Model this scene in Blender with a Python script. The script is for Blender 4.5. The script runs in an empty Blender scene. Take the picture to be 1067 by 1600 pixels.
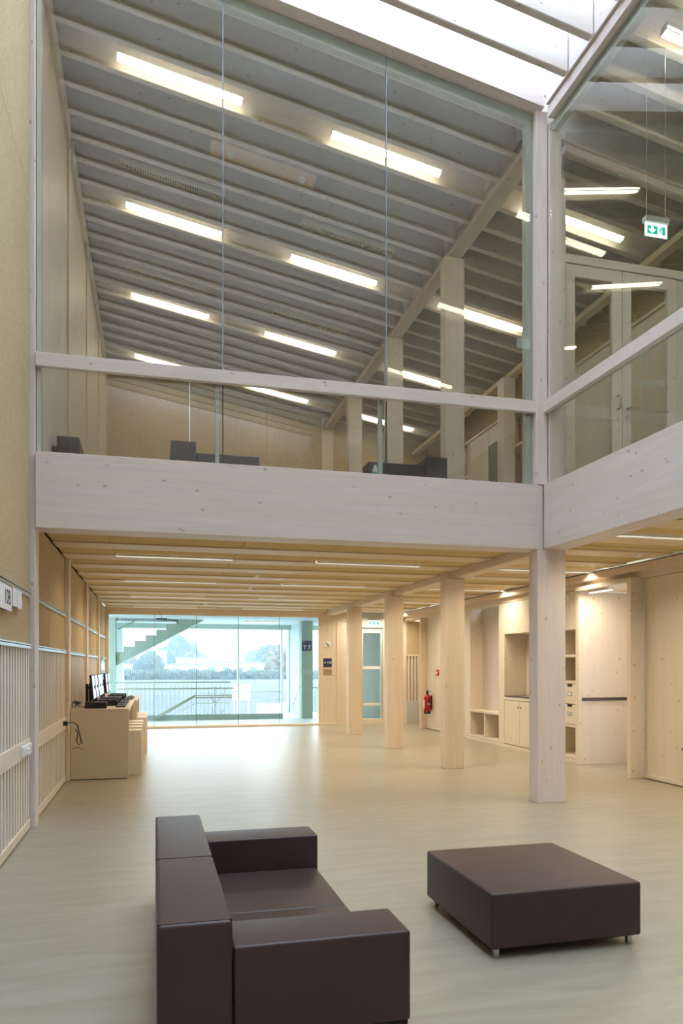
import bpy, bmesh, math, random
from mathutils import Vector, Matrix
random.seed(7)
C = bpy.context.scene.collection
scn = bpy.context.scene
PI = math.pi

# ------------------------------------------------------------------ camera
cam_d = bpy.data.cameras.new('camera')
cam = bpy.data.objects.new('camera', cam_d); C.objects.link(cam)
cam.location = (0, 0, 1.6)
cam.rotation_euler = (PI/2, 0, -math.radians(14.317))
cam_d.sensor_fit = 'HORIZONTAL'; cam_d.sensor_width = 36
cam_d.lens = 36*1150/1067
cam_d.shift_y = 240/1067
cam_d.clip_end = 6000; cam_d.clip_start = 0.05
scn.camera = cam
scn.view_settings.view_transform = 'Standard'
scn.view_settings.look = 'None'
scn.view_settings.gamma = 1
scn.view_settings.use_curve_mapping = False
scn.view_settings.exposure = 0.16
# ------------------------------------------------------------------ sky: even bright overcast
SKY = 9.5
w = bpy.data.worlds.new('world'); scn.world = w; w.use_nodes = True
bg = w.node_tree.nodes['Background']
bg.inputs[0].default_value = (0.69, 0.83, 1.0, 1); bg.inputs[1].default_value = SKY
LAMP_UP = 24.0      # strength of upper luminaires (emission)
LAMP_LOW = 16.0     # watts per lower area lamp
LAMP_COL = (1.0, 0.86, 0.66)

# ------------------------------------------------------------------ helpers
def lin(c):
    return tuple(((x/255)/12.92 if x/255 <= .04045 else ((x/255+.055)/1.055)**2.4) for x in c)
def newmat(name):
    m = bpy.data.materials.new(name); m.use_nodes = True
    nt = m.node_tree; b = nt.nodes['Principled BSDF']
    return m, nt, b
def N(nt, t, **kw):
    n = nt.nodes.new(t)
    for k, v in kw.items(): setattr(n, k, v)
    return n
def plain(name, rgb, rough=.5, metal=0, spec=None, bump=0, bscale=60, var=.0):
    m, nt, b = newmat(name)
    c = lin(rgb)
    b.inputs['Base Color'].default_value = (*c, 1)
    b.inputs['Roughness'].default_value = rough
    b.inputs['Metallic'].default_value = metal
    if spec is not None: b.inputs['Specular IOR Level'].default_value = spec
    tc = N(nt, 'ShaderNodeTexCoord'); no = N(nt, 'ShaderNodeTexNoise')
    no.inputs['Scale'].default_value = bscale; no.inputs['Detail'].default_value = 4
    nt.links.new(tc.outputs['Object'], no.inputs['Vector'])
    hs = N(nt, 'ShaderNodeHueSaturation'); hs.inputs['Color'].default_value = (*c, 1)
    mr = N(nt, 'ShaderNodeMapRange'); mr.inputs[1].default_value = .3; mr.inputs[2].default_value = .7
    mr.inputs[3].default_value = 1-max(var, .02); mr.inputs[4].default_value = 1+max(var, .02)
    nt.links.new(no.outputs['Fac'], mr.inputs[0]); nt.links.new(mr.outputs[0], hs.inputs['Value'])
    nt.links.new(hs.outputs[0], b.inputs['Base Color'])
    if bump:
        bp = N(nt, 'ShaderNodeBump'); bp.inputs['Strength'].default_value = bump; bp.inputs['Distance'].default_value = .004
        nt.links.new(no.outputs['Fac'], bp.inputs['Height']); nt.links.new(bp.outputs[0], b.inputs['Normal'])
    return m
def wood(name, rgb, axis, knots=True, rough=.5, streak=.07, dark=(166, 140, 122)):
    """whitewashed spruce, grain along the given axis"""
    m, nt, b = newmat(name); L = nt.links.new
    c = lin(rgb)
    tc = N(nt, 'ShaderNodeTexCoord'); oi = N(nt, 'ShaderNodeObjectInfo')
    add = N(nt, 'ShaderNodeVectorMath', operation='ADD')
    mul = N(nt, 'ShaderNodeVectorMath', operation='SCALE'); mul.inputs['Scale'].default_value = 7.0
    comb = N(nt, 'ShaderNodeCombineXYZ')
    for i in range(3): L(oi.outputs['Random'], comb.inputs[i])
    L(comb.outputs[0], mul.inputs[0]); L(tc.outputs['Object'], add.inputs[0]); L(mul.outputs[0], add.inputs[1])
    mp = N(nt, 'ShaderNodeMapping'); s = [16, 16, 16]; s['XYZ'.index(axis)] = .7
    mp.inputs['Scale'].default_value = s; L(add.outputs[0], mp.inputs['Vector'])
    no = N(nt, 'ShaderNodeTexNoise'); no.inputs['Scale'].default_value = 1.6; no.inputs['Detail'].default_value = 5
    no.inputs['Roughness'].default_value = .6; no.inputs['Distortion'].default_value = .4
    L(mp.outputs[0], no.inputs['Vector'])
    mr = N(nt, 'ShaderNodeMapRange'); mr.inputs[1].default_value = .25; mr.inputs[2].default_value = .75
    mr.inputs[3].default_value = 1-streak; mr.inputs[4].default_value = 1+streak*.8; L(no.outputs['Fac'], mr.inputs[0])
    # board-wide tone (laminated lamellae)
    mp2 = N(nt, 'ShaderNodeMapping'); s2 = [5, 5, 5]; s2['XYZ'.index(axis)] = .18
    mp2.inputs['Scale'].default_value = s2; L(add.outputs[0], mp2.inputs['Vector'])
    no2 = N(nt, 'ShaderNodeTexNoise'); no2.inputs['Scale'].default_value = 1.4; L(mp2.outputs[0], no2.inputs['Vector'])
    cr = N(nt, 'ShaderNodeMix', data_type='RGBA'); cr.inputs['Factor'].default_value = .5
    warm = (c[0]*1.0, c[1]*.955, c[2]*.90, 1)
    cr.inputs['A'].default_value = (*c, 1); cr.inputs['B'].default_value = warm
    mrb = N(nt, 'ShaderNodeMapRange'); mrb.inputs[1].default_value = .35; mrb.inputs[2].default_value = .65
    L(no2.outputs['Fac'], mrb.inputs[0]); L(mrb.outputs[0], cr.inputs['Factor'])
    hs = N(nt, 'ShaderNodeHueSaturation'); L(cr.outputs['Result'], hs.inputs['Color']); L(mr.outputs[0], hs.inputs['Value'])
    out = hs.outputs[0]
    if knots:
        mp3 = N(nt, 'ShaderNodeMapping'); s3 = [1, 1, 1]; s3['XYZ'.index(axis)] = .62
        mp3.inputs['Scale'].default_value = s3; L(add.outputs[0], mp3.inputs['Vector'])
        vo = N(nt, 'ShaderNodeTexVoronoi'); vo.inputs['Scale'].default_value = 7.5; L(mp3.outputs[0], vo.inputs['Vector'])
        km = N(nt, 'ShaderNodeMapRange'); km.inputs[1].default_value = .04; km.inputs[2].default_value = .13
        km.inputs[3].default_value = .75; km.inputs[4].default_value = 0; L(vo.outputs['Distance'], km.inputs[0])
        mx = N(nt, 'ShaderNodeMix', data_type='RGBA'); L(km.outputs[0], mx.inputs['Factor'])
        L(out, mx.inputs['A']); mx.inputs['B'].default_value = (*lin(dark), 1); out = mx.outputs['Result']
    L(out, b.inputs['Base Color'])
    b.inputs['Roughness'].default_value = rough
    b.inputs['Specular IOR Level'].default_value = .3
    bp = N(nt, 'ShaderNodeBump'); bp.inputs['Strength'].default_value = .08; bp.inputs['Distance'].default_value = .003
    L(no.outputs['Fac'], bp.inputs['Height']); L(bp.outputs[0], b.inputs['Normal'])
    return m
def woodwool(name, rgb):
    m, nt, b = newmat(name); L = nt.links.new; c = lin(rgb)
    tc = N(nt, 'ShaderNodeTexCoord'); mp = N(nt, 'ShaderNodeMapping'); mp.inputs['Scale'].default_value = (48, 48, 17)
    L(tc.outputs['Object'], mp.inputs['Vector'])
    no = N(nt, 'ShaderNodeTexNoise'); no.inputs['Scale'].default_value = 1.5; no.inputs['Detail'].default_value = 3; no.inputs['Distortion'].default_value = 1.6
    L(mp.outputs[0], no.inputs['Vector'])
    no2 = N(nt, 'ShaderNodeTexNoise'); no2.inputs['Scale'].default_value = 1.1; L(tc.outputs['Object'], no2.inputs['Vector'])
    mr = N(nt, 'ShaderNodeMapRange'); mr.inputs[1].default_value = .32; mr.inputs[2].default_value = .68
    mr.inputs[3].default_value = .74; mr.inputs[4].default_value = 1.16; L(no.outputs['Fac'], mr.inputs[0])
    mr2 = N(nt, 'ShaderNodeMapRange'); mr2.inputs[3].default_value = .93; mr2.inputs[4].default_value = 1.07; L(no2.outputs['Fac'], mr2.inputs[0])
    mm = N(nt, 'ShaderNodeMath', operation='MULTIPLY'); L(mr.outputs[0], mm.inputs[0]); L(mr2.outputs[0], mm.inputs[1])
    hs = N(nt, 'ShaderNodeHueSaturation'); hs.inputs['Color'].default_value = (*c, 1); L(mm.outputs[0], hs.inputs['Value'])
    L(hs.outputs[0], b.inputs['Base Color']); b.inputs['Roughness'].default_value = .85; b.inputs['Specular IOR Level'].default_value = .1
    bp = N(nt, 'ShaderNodeBump'); bp.inputs['Strength'].default_value = .5; bp.inputs['Distance'].default_value = .004
    L(no.outputs['Fac'], bp.inputs['Height']); L(bp.outputs[0], b.inputs['Normal'])
    return m
def floor_mat():
    m, nt, b = newmat('linoleum'); L = nt.links.new
    tc = N(nt, 'ShaderNodeTexCoord'); mp = N(nt, 'ShaderNodeMapping'); mp.inputs['Scale'].default_value = (.9, 5.5, 1)
    L(tc.outputs['Object'], mp.inputs['Vector'])
    no = N(nt, 'ShaderNodeTexNoise'); no.inputs['Scale'].default_value = 1.5; no.inputs['Detail'].default_value = 7; no.inputs['Roughness'].default_value = .62
    no.inputs['Distortion'].default_value = .5
    L(mp.outputs[0], no.inputs['Vector'])
    cr = N(nt, 'ShaderNodeValToRGB'); e = cr.color_ramp.elements
    e[0].position = .3; e[0].color = (*lin((148, 139, 119)), 1); e[1].position = .7; e[1].color = (*lin((164, 156, 138)), 1)
    L(no.outputs['Fac'], cr.inputs['Fac']); L(cr.outputs[0], b.inputs['Base Color'])
    b.inputs['Roughness'].default_value = .33; b.inputs['Specular IOR Level'].default_value = .42
    no2 = N(nt, 'ShaderNodeTexNoise'); no2.inputs['Scale'].default_value = 2.0; no2.inputs['Detail'].default_value = 2
    L(tc.outputs['Object'], no2.inputs['Vector'])
    bp = N(nt, 'ShaderNodeBump'); bp.inputs['Strength'].default_value = .06; bp.inputs['Distance'].default_value = .01
    L(no2.outputs['Fac'], bp.inputs['Height']); L(bp.outputs[0], b.inputs['Normal'])
    return m
def glass_mat(name, tint, refl=1.0):
    """thin architectural glass: tinted transmission plus a view-angle dependent mirror reflection on both faces"""
    m = bpy.data.materials.new(name); m.use_nodes = True; nt = m.node_tree; L = nt.links.new
    nt.nodes.remove(nt.nodes['Principled BSDF']); out = nt.nodes['Material Output']
    g = N(nt, 'ShaderNodeNewGeometry'); d = N(nt, 'ShaderNodeVectorMath', operation='DOT_PRODUCT')
    L(g.outputs['Normal'], d.inputs[0]); L(g.outputs['Incoming'], d.inputs[1])
    a = N(nt, 'ShaderNodeMath', operation='ABSOLUTE'); L(d.outputs['Value'], a.inputs[0])
    s = N(nt, 'ShaderNodeMath', operation='SUBTRACT'); s.inputs[0].default_value = 1; L(a.outputs[0], s.inputs[1])
    p = N(nt, 'ShaderNodeMath', operation='POWER'); L(s.outputs[0], p.inputs[0]); p.inputs[1].default_value = 5
    ma = N(nt, 'ShaderNodeMath', operation='MULTIPLY_ADD'); L(p.outputs[0], ma.inputs[0]); ma.inputs[1].default_value = .94*refl; ma.inputs[2].default_value = .045*refl
    t = N(nt, 'ShaderNodeBsdfTransparent'); t.inputs[0].default_value = (*tint, 1)
    gl = N(nt, 'ShaderNodeBsdfGlossy'); gl.inputs['Roughness'].default_value = 0; gl.inputs['Color'].default_value = (1, 1, 1, 1)
    mx = N(nt, 'ShaderNodeMixShader'); L(ma.outputs[0], mx.inputs[0]); L(t.outputs[0], mx.inputs[1]); L(gl.outputs[0], mx.inputs[2])
    L(mx.outputs[0], out.inputs[0])
    return m
def emit(name, rgb, strength):
    m, nt, b = newmat(name)
    b.inputs['Base Color'].default_value = (*rgb, 1)
    b.inputs['Emission Color'].default_value = (*rgb, 1); b.inputs['Emission Strength'].default_value = strength
    return m

WH = (224, 215, 213); WH_LAMPLIT = (226, 211, 190)  # second tone is the same spruce with warm lamplight put into its colour
M = {}
for ax in 'XYZ':
    M['w'+ax] = wood('spruce_whitewashed_'+ax, WH, ax)
    M['c'+ax] = wood('spruce_cabinet_'+ax, (229, 219, 203), ax, rough=.45, streak=.04)
    M['m'+ax] = wood('spruce_lamplit_'+ax, WH_LAMPLIT, ax)
M['rafter'] = wood('spruce_rafter', (218, 212, 206), 'X', streak=.05)
M['joist'] = wood('spruce_joist', (222, 205, 176), 'X', knots=False, streak=.04)
M['wool'] = woodwool('wood_wool_board', (198, 178, 143))
M['wool_ceil'] = woodwool('wood_wool_ceiling', (214, 190, 138))
M['floor'] = floor_mat()
M['backing'] = wood('spruce_backing', (178, 160, 146), 'Z')
M['slat'] = wood('spruce_slat', (236, 229, 222), 'Z', knots=False)
M['carpet'] = plain('upper_floor_covering', (196, 188, 164), .5, bump=.1)
M['glass'] = glass_mat('window_glass', (.93, .965, .95))
M['glass_back'] = glass_mat('green_window_glass', (.90, .965, .95), .7)
M['glass_clear'] = glass_mat('skylight_glass', (.97, .985, 1.0), .3)
M['seal'] = plain('dark_joint_seal', (58, 66, 62), .6)
M['gframe'] = plain('grey_green_glazing_bead', (190, 192, 182), .5)
M['joint'] = plain('clear_grey_joint', (150, 162, 176), .4)
M['leather'] = plain('brown_leather', (64, 48, 47), .42, spec=.45, bump=.15, bscale=300, var=.05)
M['seam'] = plain('leather_seam', (34, 26, 26), .6)
M['black'] = plain('black_plastic', (26, 27, 30), .4)
M['black_met'] = plain('dark_bronze', (74, 62, 50), .4)
M['steel'] = plain('brushed_steel', (190, 190, 186), .28, metal=1)
M['alu'] = plain('aluminium_rail', (188, 196, 196), .35, metal=.7)
M['white'] = plain('white_paint', (236, 238, 236), .5)
M['hall_white'] = plain('stair_hall_white', (186, 196, 196), .6)
M['hall_green'] = plain('concrete_green_grey', (150, 166, 152), .7, var=.04)
M['rail_cream'] = plain('cream_rail', (158, 162, 142), .45)
M['paper'] = plain('paper', (240, 240, 242), .8)
M['ink'] = plain('ink', (30, 32, 38), .7)
M['blue'] = plain('navy_sign', (38, 52, 96), .5)
M['tan'] = plain('tan_plate', (176, 152, 118), .5)
M['red'] = plain('red_paint', (188, 24, 36), .35)
M['grey'] = plain('light_grey', (196, 196, 190), .5)
M['desk'] = plain('desk_laminate', (205, 190, 164), .5, var=.02)
M['desk_edge'] = plain('desk_edge', (232, 222, 200), .5)
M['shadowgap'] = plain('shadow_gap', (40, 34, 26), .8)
M['green_e'] = emit('exit_green', (.0, .42, .26), .9)
M['white_e'] = emit('exit_white', (.85, 1.0, .95), 1.6)
M['tube'] = emit('lamp_diffuser', LAMP_COL, LAMP_UP)
M['tube_low'] = emit('lamp_louvre_glow', (1.0, .93, .84), 1.3)
M['hall_lamp'] = emit('hall_lamp', (.95, 1.0, 1.0), 12)
M['louvre'] = plain('unlit_louvre', (226, 220, 196), .45)
M['screen'] = emit('screen_glass', (.62, .78, .95), .55)
M['bluegrey'] = plain('drawer_label', (130, 168, 172), .5)
M['mark'] = plain('frosted_marking', (190, 204, 206), .5)
M['orange'] = plain('orange_cable', (190, 130, 70), .5)

class MB:
    def __init__(s): s.bm = bmesh.new()
    def box(s, x0, x1, y0, y1, z0, z1, bev=0, seg=2):
        r = bmesh.ops.create_cube(s.bm, size=1)
        vs = r['verts']
        for v in vs:
            v.co = Vector(((x0+x1)/2+v.co.x*(x1-x0), (y0+y1)/2+v.co.y*(y1-y0), (z0+z1)/2+v.co.z*(z1-z0)))
        if bev:
            es = set(); [es.update(v.link_edges) for v in vs]
            bmesh.ops.bevel(s.bm, geom=list(es), offset=bev, segments=seg, affect='EDGES', profile=.6)
        return s
    def hexa(s, a, b):
        """two quads a,b (4 points each) joined into a solid"""
        va = [s.bm.verts.new(p) for p in a]; vb = [s.bm.verts.new(p) for p in b]
        s.bm.faces.new(va[::-1]); s.bm.faces.new(vb)
        for i in range(4):
            j = (i+1) % 4; s.bm.faces.new((va[i], va[j], vb[j], vb[i]))
        return s
    def prism(s, pts, axis, a, b):
        """polygon pts (2D) in the plane perpendicular to axis, extruded a..b"""
        def P(p, t):
            return {'X': (t, p[0], p[1]), 'Y': (p[0], t, p[1]), 'Z': (p[0], p[1], t)}[axis]
        va = [s.bm.verts.new(P(p, a)) for p in pts]; vb = [s.bm.verts.new(P(p, b)) for p in pts]
        s.bm.faces.new(va); s.bm.faces.new(vb[::-1]); n = len(pts)
        for i in range(n):
            j = (i+1) % n; s.bm.faces.new((va[j], va[i], vb[i], vb[j]))
        return s
    def tube(s, pts, r, n=8):
        pts = [Vector(p) for p in pts]; rings = []
        up = Vector((0, 0, 1))
        for i, p in enumerate(pts):
            d = (pts[min(i+1, len(pts)-1)]-pts[max(i-1, 0)]).normalized()
            u = d.cross(up) if abs(d.dot(up)) < .95 else d.cross(Vector((1, 0, 0)))
            u.normalize(); v = d.cross(u)
            rr = r[i] if isinstance(r, (list, tuple)) else r
            rings.append([s.bm.verts.new(p+u*math.cos(2*PI*k/n)*rr+v*math.sin(2*PI*k/n)*rr) for k in range(n)])
        for a, b in zip(rings, rings[1:]):
            for k in range(n): s.bm.faces.new((a[k], a[(k+1) % n], b[(k+1) % n], b[k]))
        s.bm.faces.new(rings[0][::-1]); s.bm.faces.new(rings[-1])
        return s
    def lathe(s, prof, cx, cy, n=20):
        rings = [[s.bm.verts.new((cx+r*math.cos(2*PI*k/n), cy+r*math.sin(2*PI*k/n), z)) for k in range(n)] for r, z in prof]
        for a, b in zip(rings, rings[1:]):
            for k in range(n): s.bm.faces.new((a[k], a[(k+1) % n], b[(k+1) % n], b[k]))
        s.bm.faces.new(rings[0][::-1]); s.bm.faces.new(rings[-1])
        return s
    def build(s, name, mat, parent=None, smooth=False, loc=None):
        bmesh.ops.recalc_face_normals(s.bm, faces=s.bm.faces)
        me = bpy.data.meshes.new(name); s.bm.to_mesh(me); s.bm.free()
        if smooth: me.polygons.foreach_set('use_smooth', [True]*len(me.polygons))
        me.materials.append(M[mat] if isinstance(mat, str) else mat)
        o = bpy.data.objects.new(name, me); C.objects.link(o)
        if parent is not None: o.parent = parent
        if loc: o.location = loc
        return o
def box(name, x0, x1, y0, y1, z0, z1, mat, parent=None, bev=0, seg=2):
    return MB().box(x0, x1, y0, y1, z0, z1, bev, seg).build(name, mat, parent, smooth=False)
def thing(name, label, cat, loc=(0, 0, 0), group=None, rz=0):
    o = bpy.data.objects.new(name, None); C.objects.link(o); o.location = loc; o.rotation_euler = (0, 0, rz)
    o['label'] = label; o['category'] = cat
    if group: o['group'] = group
    return o
def tag(o, label, cat, group=None):
    o['label'] = label; o['category'] = cat
    if group: o['group'] = group
    return o
def struct(o): o['kind'] = 'structure'; return o
def sroot(name):
    o = bpy.data.objects.new(name, None); C.objects.link(o); o['kind'] = 'structure'; return o
def copy_tree(o, loc=None, label=None, parent=None):
    c = o.copy(); C.objects.link(c)
    if parent is not None: c.parent = parent
    if loc is not None: c.location = loc
    if label: c['label'] = label
    for ch in list(o.children): copy_tree(ch, parent=c)
    return c
def text(name, s, size, mat, parent, loc, rot, depth=.002):
    cu = bpy.data.curves.new(name, 'FONT'); cu.body = s; cu.size = size; cu.extrude = depth
    cu.align_x = 'CENTER'; cu.align_y = 'CENTER'
    t = bpy.data.objects.new(name, cu); C.objects.link(t)
    dg = bpy.context.evaluated_depsgraph_get(); me = bpy.data.meshes.new_from_object(t.evaluated_get(dg))
    C.objects.unlink(t); bpy.data.objects.remove(t)
    me.materials.clear(); me.materials.append(M[mat])
    o = bpy.data.objects.new(name, me); C.objects.link(o); o.parent = parent; o.location = loc; o.rotation_euler = rot
    return o
def zr(x, off=0): return 8.05+.1748*(4.4-x)+off      # underside of the rafters

# ================================================================== SHELL
XL = -1.18; XR = 6.72; YB = 19.35; Y0 = -5.5; YF = 7.73
BAY = 2.92
struct(box('floor', -1.4, 8.2, Y0-.2, YB+.02, -.2, 0, 'floor'))

# --- upper floor slab and lower ceiling
struct(box('upper_floor', -1.16, 7.15, 8.02, 19.33, 3.16, 3.70, 'carpet'))
struct(box('gallery_floor', 4.70, 7.15, Y0, 8.015, 3.16, 3.70, 'carpet'))
ceil = sroot('ceiling')
def ceiling_strip(x0, x1, ys, ye, ylist, seams):
    for yc in ylist:
        box('joist', x0, x1, yc-.20, yc+.20, 3.06, 3.158, 'joist', ceil, .004, 1)
    edges = [ys]+[v for yc in ylist for v in (yc-.20, yc+.20)]+[ye]
    for a, b in zip(edges[::2], edges[1::2]):
        if b-a < .05: continue
        xs = [x0]+[s for s in seams if x0 < s < x1]+[x1]
        for p, q in zip(xs, xs[1:]):
            box('ceiling_panel', p+.004, q-.004, a+.012, b-.012, 3.078, 3.12, 'wool_ceil', ceil)
ylist = [8.475+.973*k for k in range(12)]
ceiling_strip(-1.16, 4.49, 8.03, YB-.05, ylist, [-.5, 1.07, 2.22, 3.79])
ceiling_strip(4.74, 6.60, 8.03, YB-.05, ylist, [5.05])
ylist2 = [8.475-.973*k for k in range(1, 14)][::-1]
ceiling_strip(4.70, 6.60, Y0+.1, 8.02, [y for y in ylist2 if y < 7.7], [5.05])

# --- left wall: posts, boards, slats, rails, per bay
wl = sroot('wall_left')
box('wall_backing', -1.34, -1.25, Y0, YB, 0, 10.4, 'backing', wl)
bays = [(-3.99, -1.27), (-1.07, 1.65), (1.85, 4.57), (4.77, 7.75), (8.0, 10.73), (11.0, 13.62), (13.89, 16.54), (16.81, YB-.02)]
for (a, b) in bays:
    if b <= 7.75:
        c0 = (a+b)/2
        box('wood_wool_panel', -1.25, XL, a+.004, c0-.003, 1.79, 6.2, 'wool', wl); box('wood_wool_panel', -1.25, XL, c0+.003, b-.004, 1.79, 6.2, 'wool', wl)
        box('wood_wool_panel', -1.25, XL, a+.004, c0-.003, 6.206, 10.2, 'wool', wl); box('wood_wool_panel', -1.25, XL, c0+.003, b-.004, 6.206, 10.2, 'wool', wl)
    else:
        c0 = a+(b-a)*.42
        box('wood_wool_panel', -1.25, XL-.002, a+.004, c0-.003, 1.79, 3.07, 'wool', wl)
        box('wood_wool_panel', -1.25, XL-.002, c0+.003, b-.004, 1.79, 3.07, 'wool', wl)
        n = 3; s = (b-a)/n
        for i in range(n):
            box('wall_board', -1.25, -1.15, a+s*i+.002, a+s*(i+1)-.002, 3.70, 9.3, 'wZ', wl)
    if a > 1:
        box('slat_backing', -1.245, -1.191, a, b, .10, 1.775, 'backing', wl)
        box('baseboard', -1.25, -1.170, a, b, .015, .10, 'cY', wl, .004, 1)
        box('power_board', -1.25, -1.165, a+.01, b-.01, .735, .895, 'cY', wl, .003, 1)
        n = int(round((b-a)/.131)); s = (b-a)/n
        for i in range(n):
            y = a+s*(i+.5)
            box('slat', -1.190, -1.177, y-.026, y+.026, .10, 1.775, 'slat', wl)
    for z in (1.76, 2.262):
        box('picture_rail', -1.20, -1.155, a+.03, b-.03, z, z+.032, 'alu', wl, .004, 1)
        box('picture_rail', -1.20, -1.150, a+.03, b-.03, z+.036, z+.046, 'alu', wl)
for y0 in (-1.27, 1.65, 4.57, 7.77, 10.74, 13.63, 16.55):
    y1 = y0+(.2 if y0 < 7 else .24)
    top = 2.94 if False else 9.3
    box('post', -1.24, -1.127, y0, y1, 0, 9.35 if y0 > 7 else 10.2, 'wZ' if y0 < 8 else 'mZ', wl, .005, 1)
for a, b in bays[4:]:
    box('wall_plate', -1.20, -1.10, a-.02, b+.02, 8.72, 9.06, 'wY', wl)

# --- back wall with the big window
wb = sroot('wall_back')
XW0, XW1 = -1.09, 4.31; ZW0, ZW1 = .055, 2.895
box('wall_panel', -1.3, XW0-.02, YB, YB+.2, 0, 3.1, 'mZ', wb)
box('lintel', XW0-.02, XW1+.03, YB, YB+.2, ZW1+.02, 3.1, 'mX', wb)
box('sill', -1.16, 4.80, YB-.03, YB+.2, 0, ZW0-.015, 'cX', wb, .004, 1)
box('wall_panel', XW1+.03, 4.80, YB, YB+.2, ZW0-.01, 3.1, 'mZ', wb)
box('wall_panel', 4.80, 5.50, YB+.02, YB+.2, 2.80, 3.1, 'mX', wb)
box('wall_panel', 6.12, 6.80, YB, YB+.2, 0, 3.1, 'cZ', wb)
box('lintel', 5.50, 6.12, YB, YB+.2, 2.64, 3.1, 'hall_white', wb)
box('sill', 5.50, 6.12, YB-.01, YB+.2, 0, .14, 'cX', wb)
box('lintel', 6.80, 7.6, YB, YB+.2, 2.81, 3.1, 'mX', wb)
box('wood_wool_panel', 6.80, 7.6, YB, YB+.2, 1.90, 2.805, 'wool', wb)
box('lower_panel', 6.80, 7.6, YB-.03, YB+.2, .0, .62, 'grey', wb, .004, 1)
box('wall_panel', 6.80, 7.6, YB+.05, YB+.2, .62, 1.90, 'wZ', wb)
box('head_rail', 6.80, 7.6, YB-.03, YB+.05, 1.86, 1.90, 'cX', wb)
for k in range(8):
    x = 6.86+.095*k
    box('slat', x-.02, x+.02, YB-.02, YB+.05, .62, 1.86, 'cZ', wb)
# closed timber door beside the sign panel
dr = sroot('door_1')
box('door_leaf', 4.83, 5.47, YB+.03, YB+.07, 0, 2.78, 'cZ', dr, .003, 1)
box('door_frame', 4.80, 4.83, YB-.01, YB+.12, 0, 2.80, 'mZ', dr)
box('door_frame', 5.47, 5.50, YB-.01, YB+.12, 0, 2.80, 'mZ', dr)
MB().tube([(5.40, YB-.03, 1.05), (5.28, YB-.03, 1.05)], .01).tube([(5.40, YB+.03, 1.05), (5.40, YB-.03, 1.05)], .01).build('door_handle', 'steel', dr)
# glazed door to the stair hall
dg = sroot('door_2')
box('door_frame', 5.505, 5.56, YB+.04, YB+.12, .145, 2.63, 'hall_white', dg)
box('door_frame', 6.06, 6.115, YB+.04, YB+.12, .145, 2.63, 'hall_white', dg)
box('door_frame', 5.56, 6.06, YB+.04, YB+.12, 2.50, 2.63, 'hall_white', dg)
box('glass_pane', 5.56, 6.06, YB+.075, YB+.085, .145, 2.50, 'glass_back', dg)
MB().box(5.56, 6.06, YB+.068, YB+.074, 1.50, 1.58).box(5.56, 6.06, YB+.068, YB+.074, .50, .58).build('safety_stripe', 'white', dg)
# window_1: stair hall glazing
w1 = sroot('window_1')
box('frame', XW0-.02, XW0, YB+.02, YB+.12, ZW0-.015, ZW1+.02, 'desk_edge', w1)
box('frame', XW1, XW1+.03, YB+.02, YB+.12, ZW0-.015, ZW1+.02, 'desk_edge', w1)
box('frame', XW0, XW1, YB+.02, YB+.12, ZW1, ZW1+.02, 'desk_edge', w1)
box('frame', XW0, XW1, YB+.02, YB+.12, ZW0-.015, ZW0, 'desk_edge', w1)
divs = [XW0, .016, 1.073, 2.161, 3.245, XW1]
for a, b in zip(divs, divs[1:]):
    box('glass_pane', a+.006, b-.006, YB+.07, YB+.08, ZW0, ZW1, 'glass_back', w1)
for a in divs[1:-1]:
    box('glass_joint', a-.005, a+.005, YB+.065, YB+.085, ZW0, ZW1, 'seal', w1)
mk = MB()
for i in range(107):
    x = XW0+.04+i*.05
    mk.box(x, x+.007, YB+.064, YB+.069, 1.38, 1.50)
o = mk.build('safety_marking', 'mark', w1); o['kind'] = 'stuff'

# --- right wall (lower) behind the built-in units
wr = sroot('wall_right')
box('wall_backing', 7.25, 7.35, Y0, 9.3, 0, 3.16, 'wZ', wr)
box('wall_backing', 7.62, 7.72, 9.3, 10.62, 0, 3.16, 'wZ', wr)
box('wall_backing', 7.25, 7.35, 10.7, 17.6, 0, 3.16, 'wZ', wr)
box('wall_backing', 7.6, 7.7, 17.6, YB, 0, 3.16, 'wZ', wr)
box('top_plate', 6.60, 6.74, Y0, YB-.05, 2.935, 3.04, 'mY', wr)
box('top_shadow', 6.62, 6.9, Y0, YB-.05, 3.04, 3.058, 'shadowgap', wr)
box('fascia', 6.725, 6.80, Y0, YB-.05, 2.84, 2.935, 'mY', wr)
# near big panels
for a, b in ((2.3, 5.2), (5.2, 7.35), (7.35, 9.02)):
    box('wall_panel', 6.76, 7.24, a+.003, b-.003, .075, 2.835, 'cZ', wr)
box('wall_panel', 6.76, 7.24, Y0+.01, 2.297, .075, 2.835, 'cZ', wr)
box('baseboard', 6.735, 7.2, Y0+.01, 9.03, .012, .072, 'cY', wr, .004, 1)
hatch = box('wall_hatch', 6.75, 6.765, 7.6, 8.385, .085, .965, 'cZ', wr, .002, 1)
MB().tube([(6.738, 8.28, .50), (6.752, 8.28, .50)], .012, 12).build('keyhole', 'black_met', hatch)
# portal of the recess
box('portal_jamb', 6.555, 6.775, 9.10, 9.19, 0, 2.855, 'cZ', wr, .003, 1)
box('recess_return', 6.775, 7.62, 9.04, 9.10, 0, 2.92, 'cZ', wr)
box('recess_head', 6.60, 7.62, 9.19, 10.59, 2.80, 2.86, 'cX', wr)
lf = box('recess_door_leaf', 6.66, 7.62, 10.59, 10.68, 0, 2.80, 'cZ', wr, .003, 1)
box('push_bar', 6.72, 7.62, 10.572, 10.592, 1.03, 1.08, 'black_met', lf, .003, 1)
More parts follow.
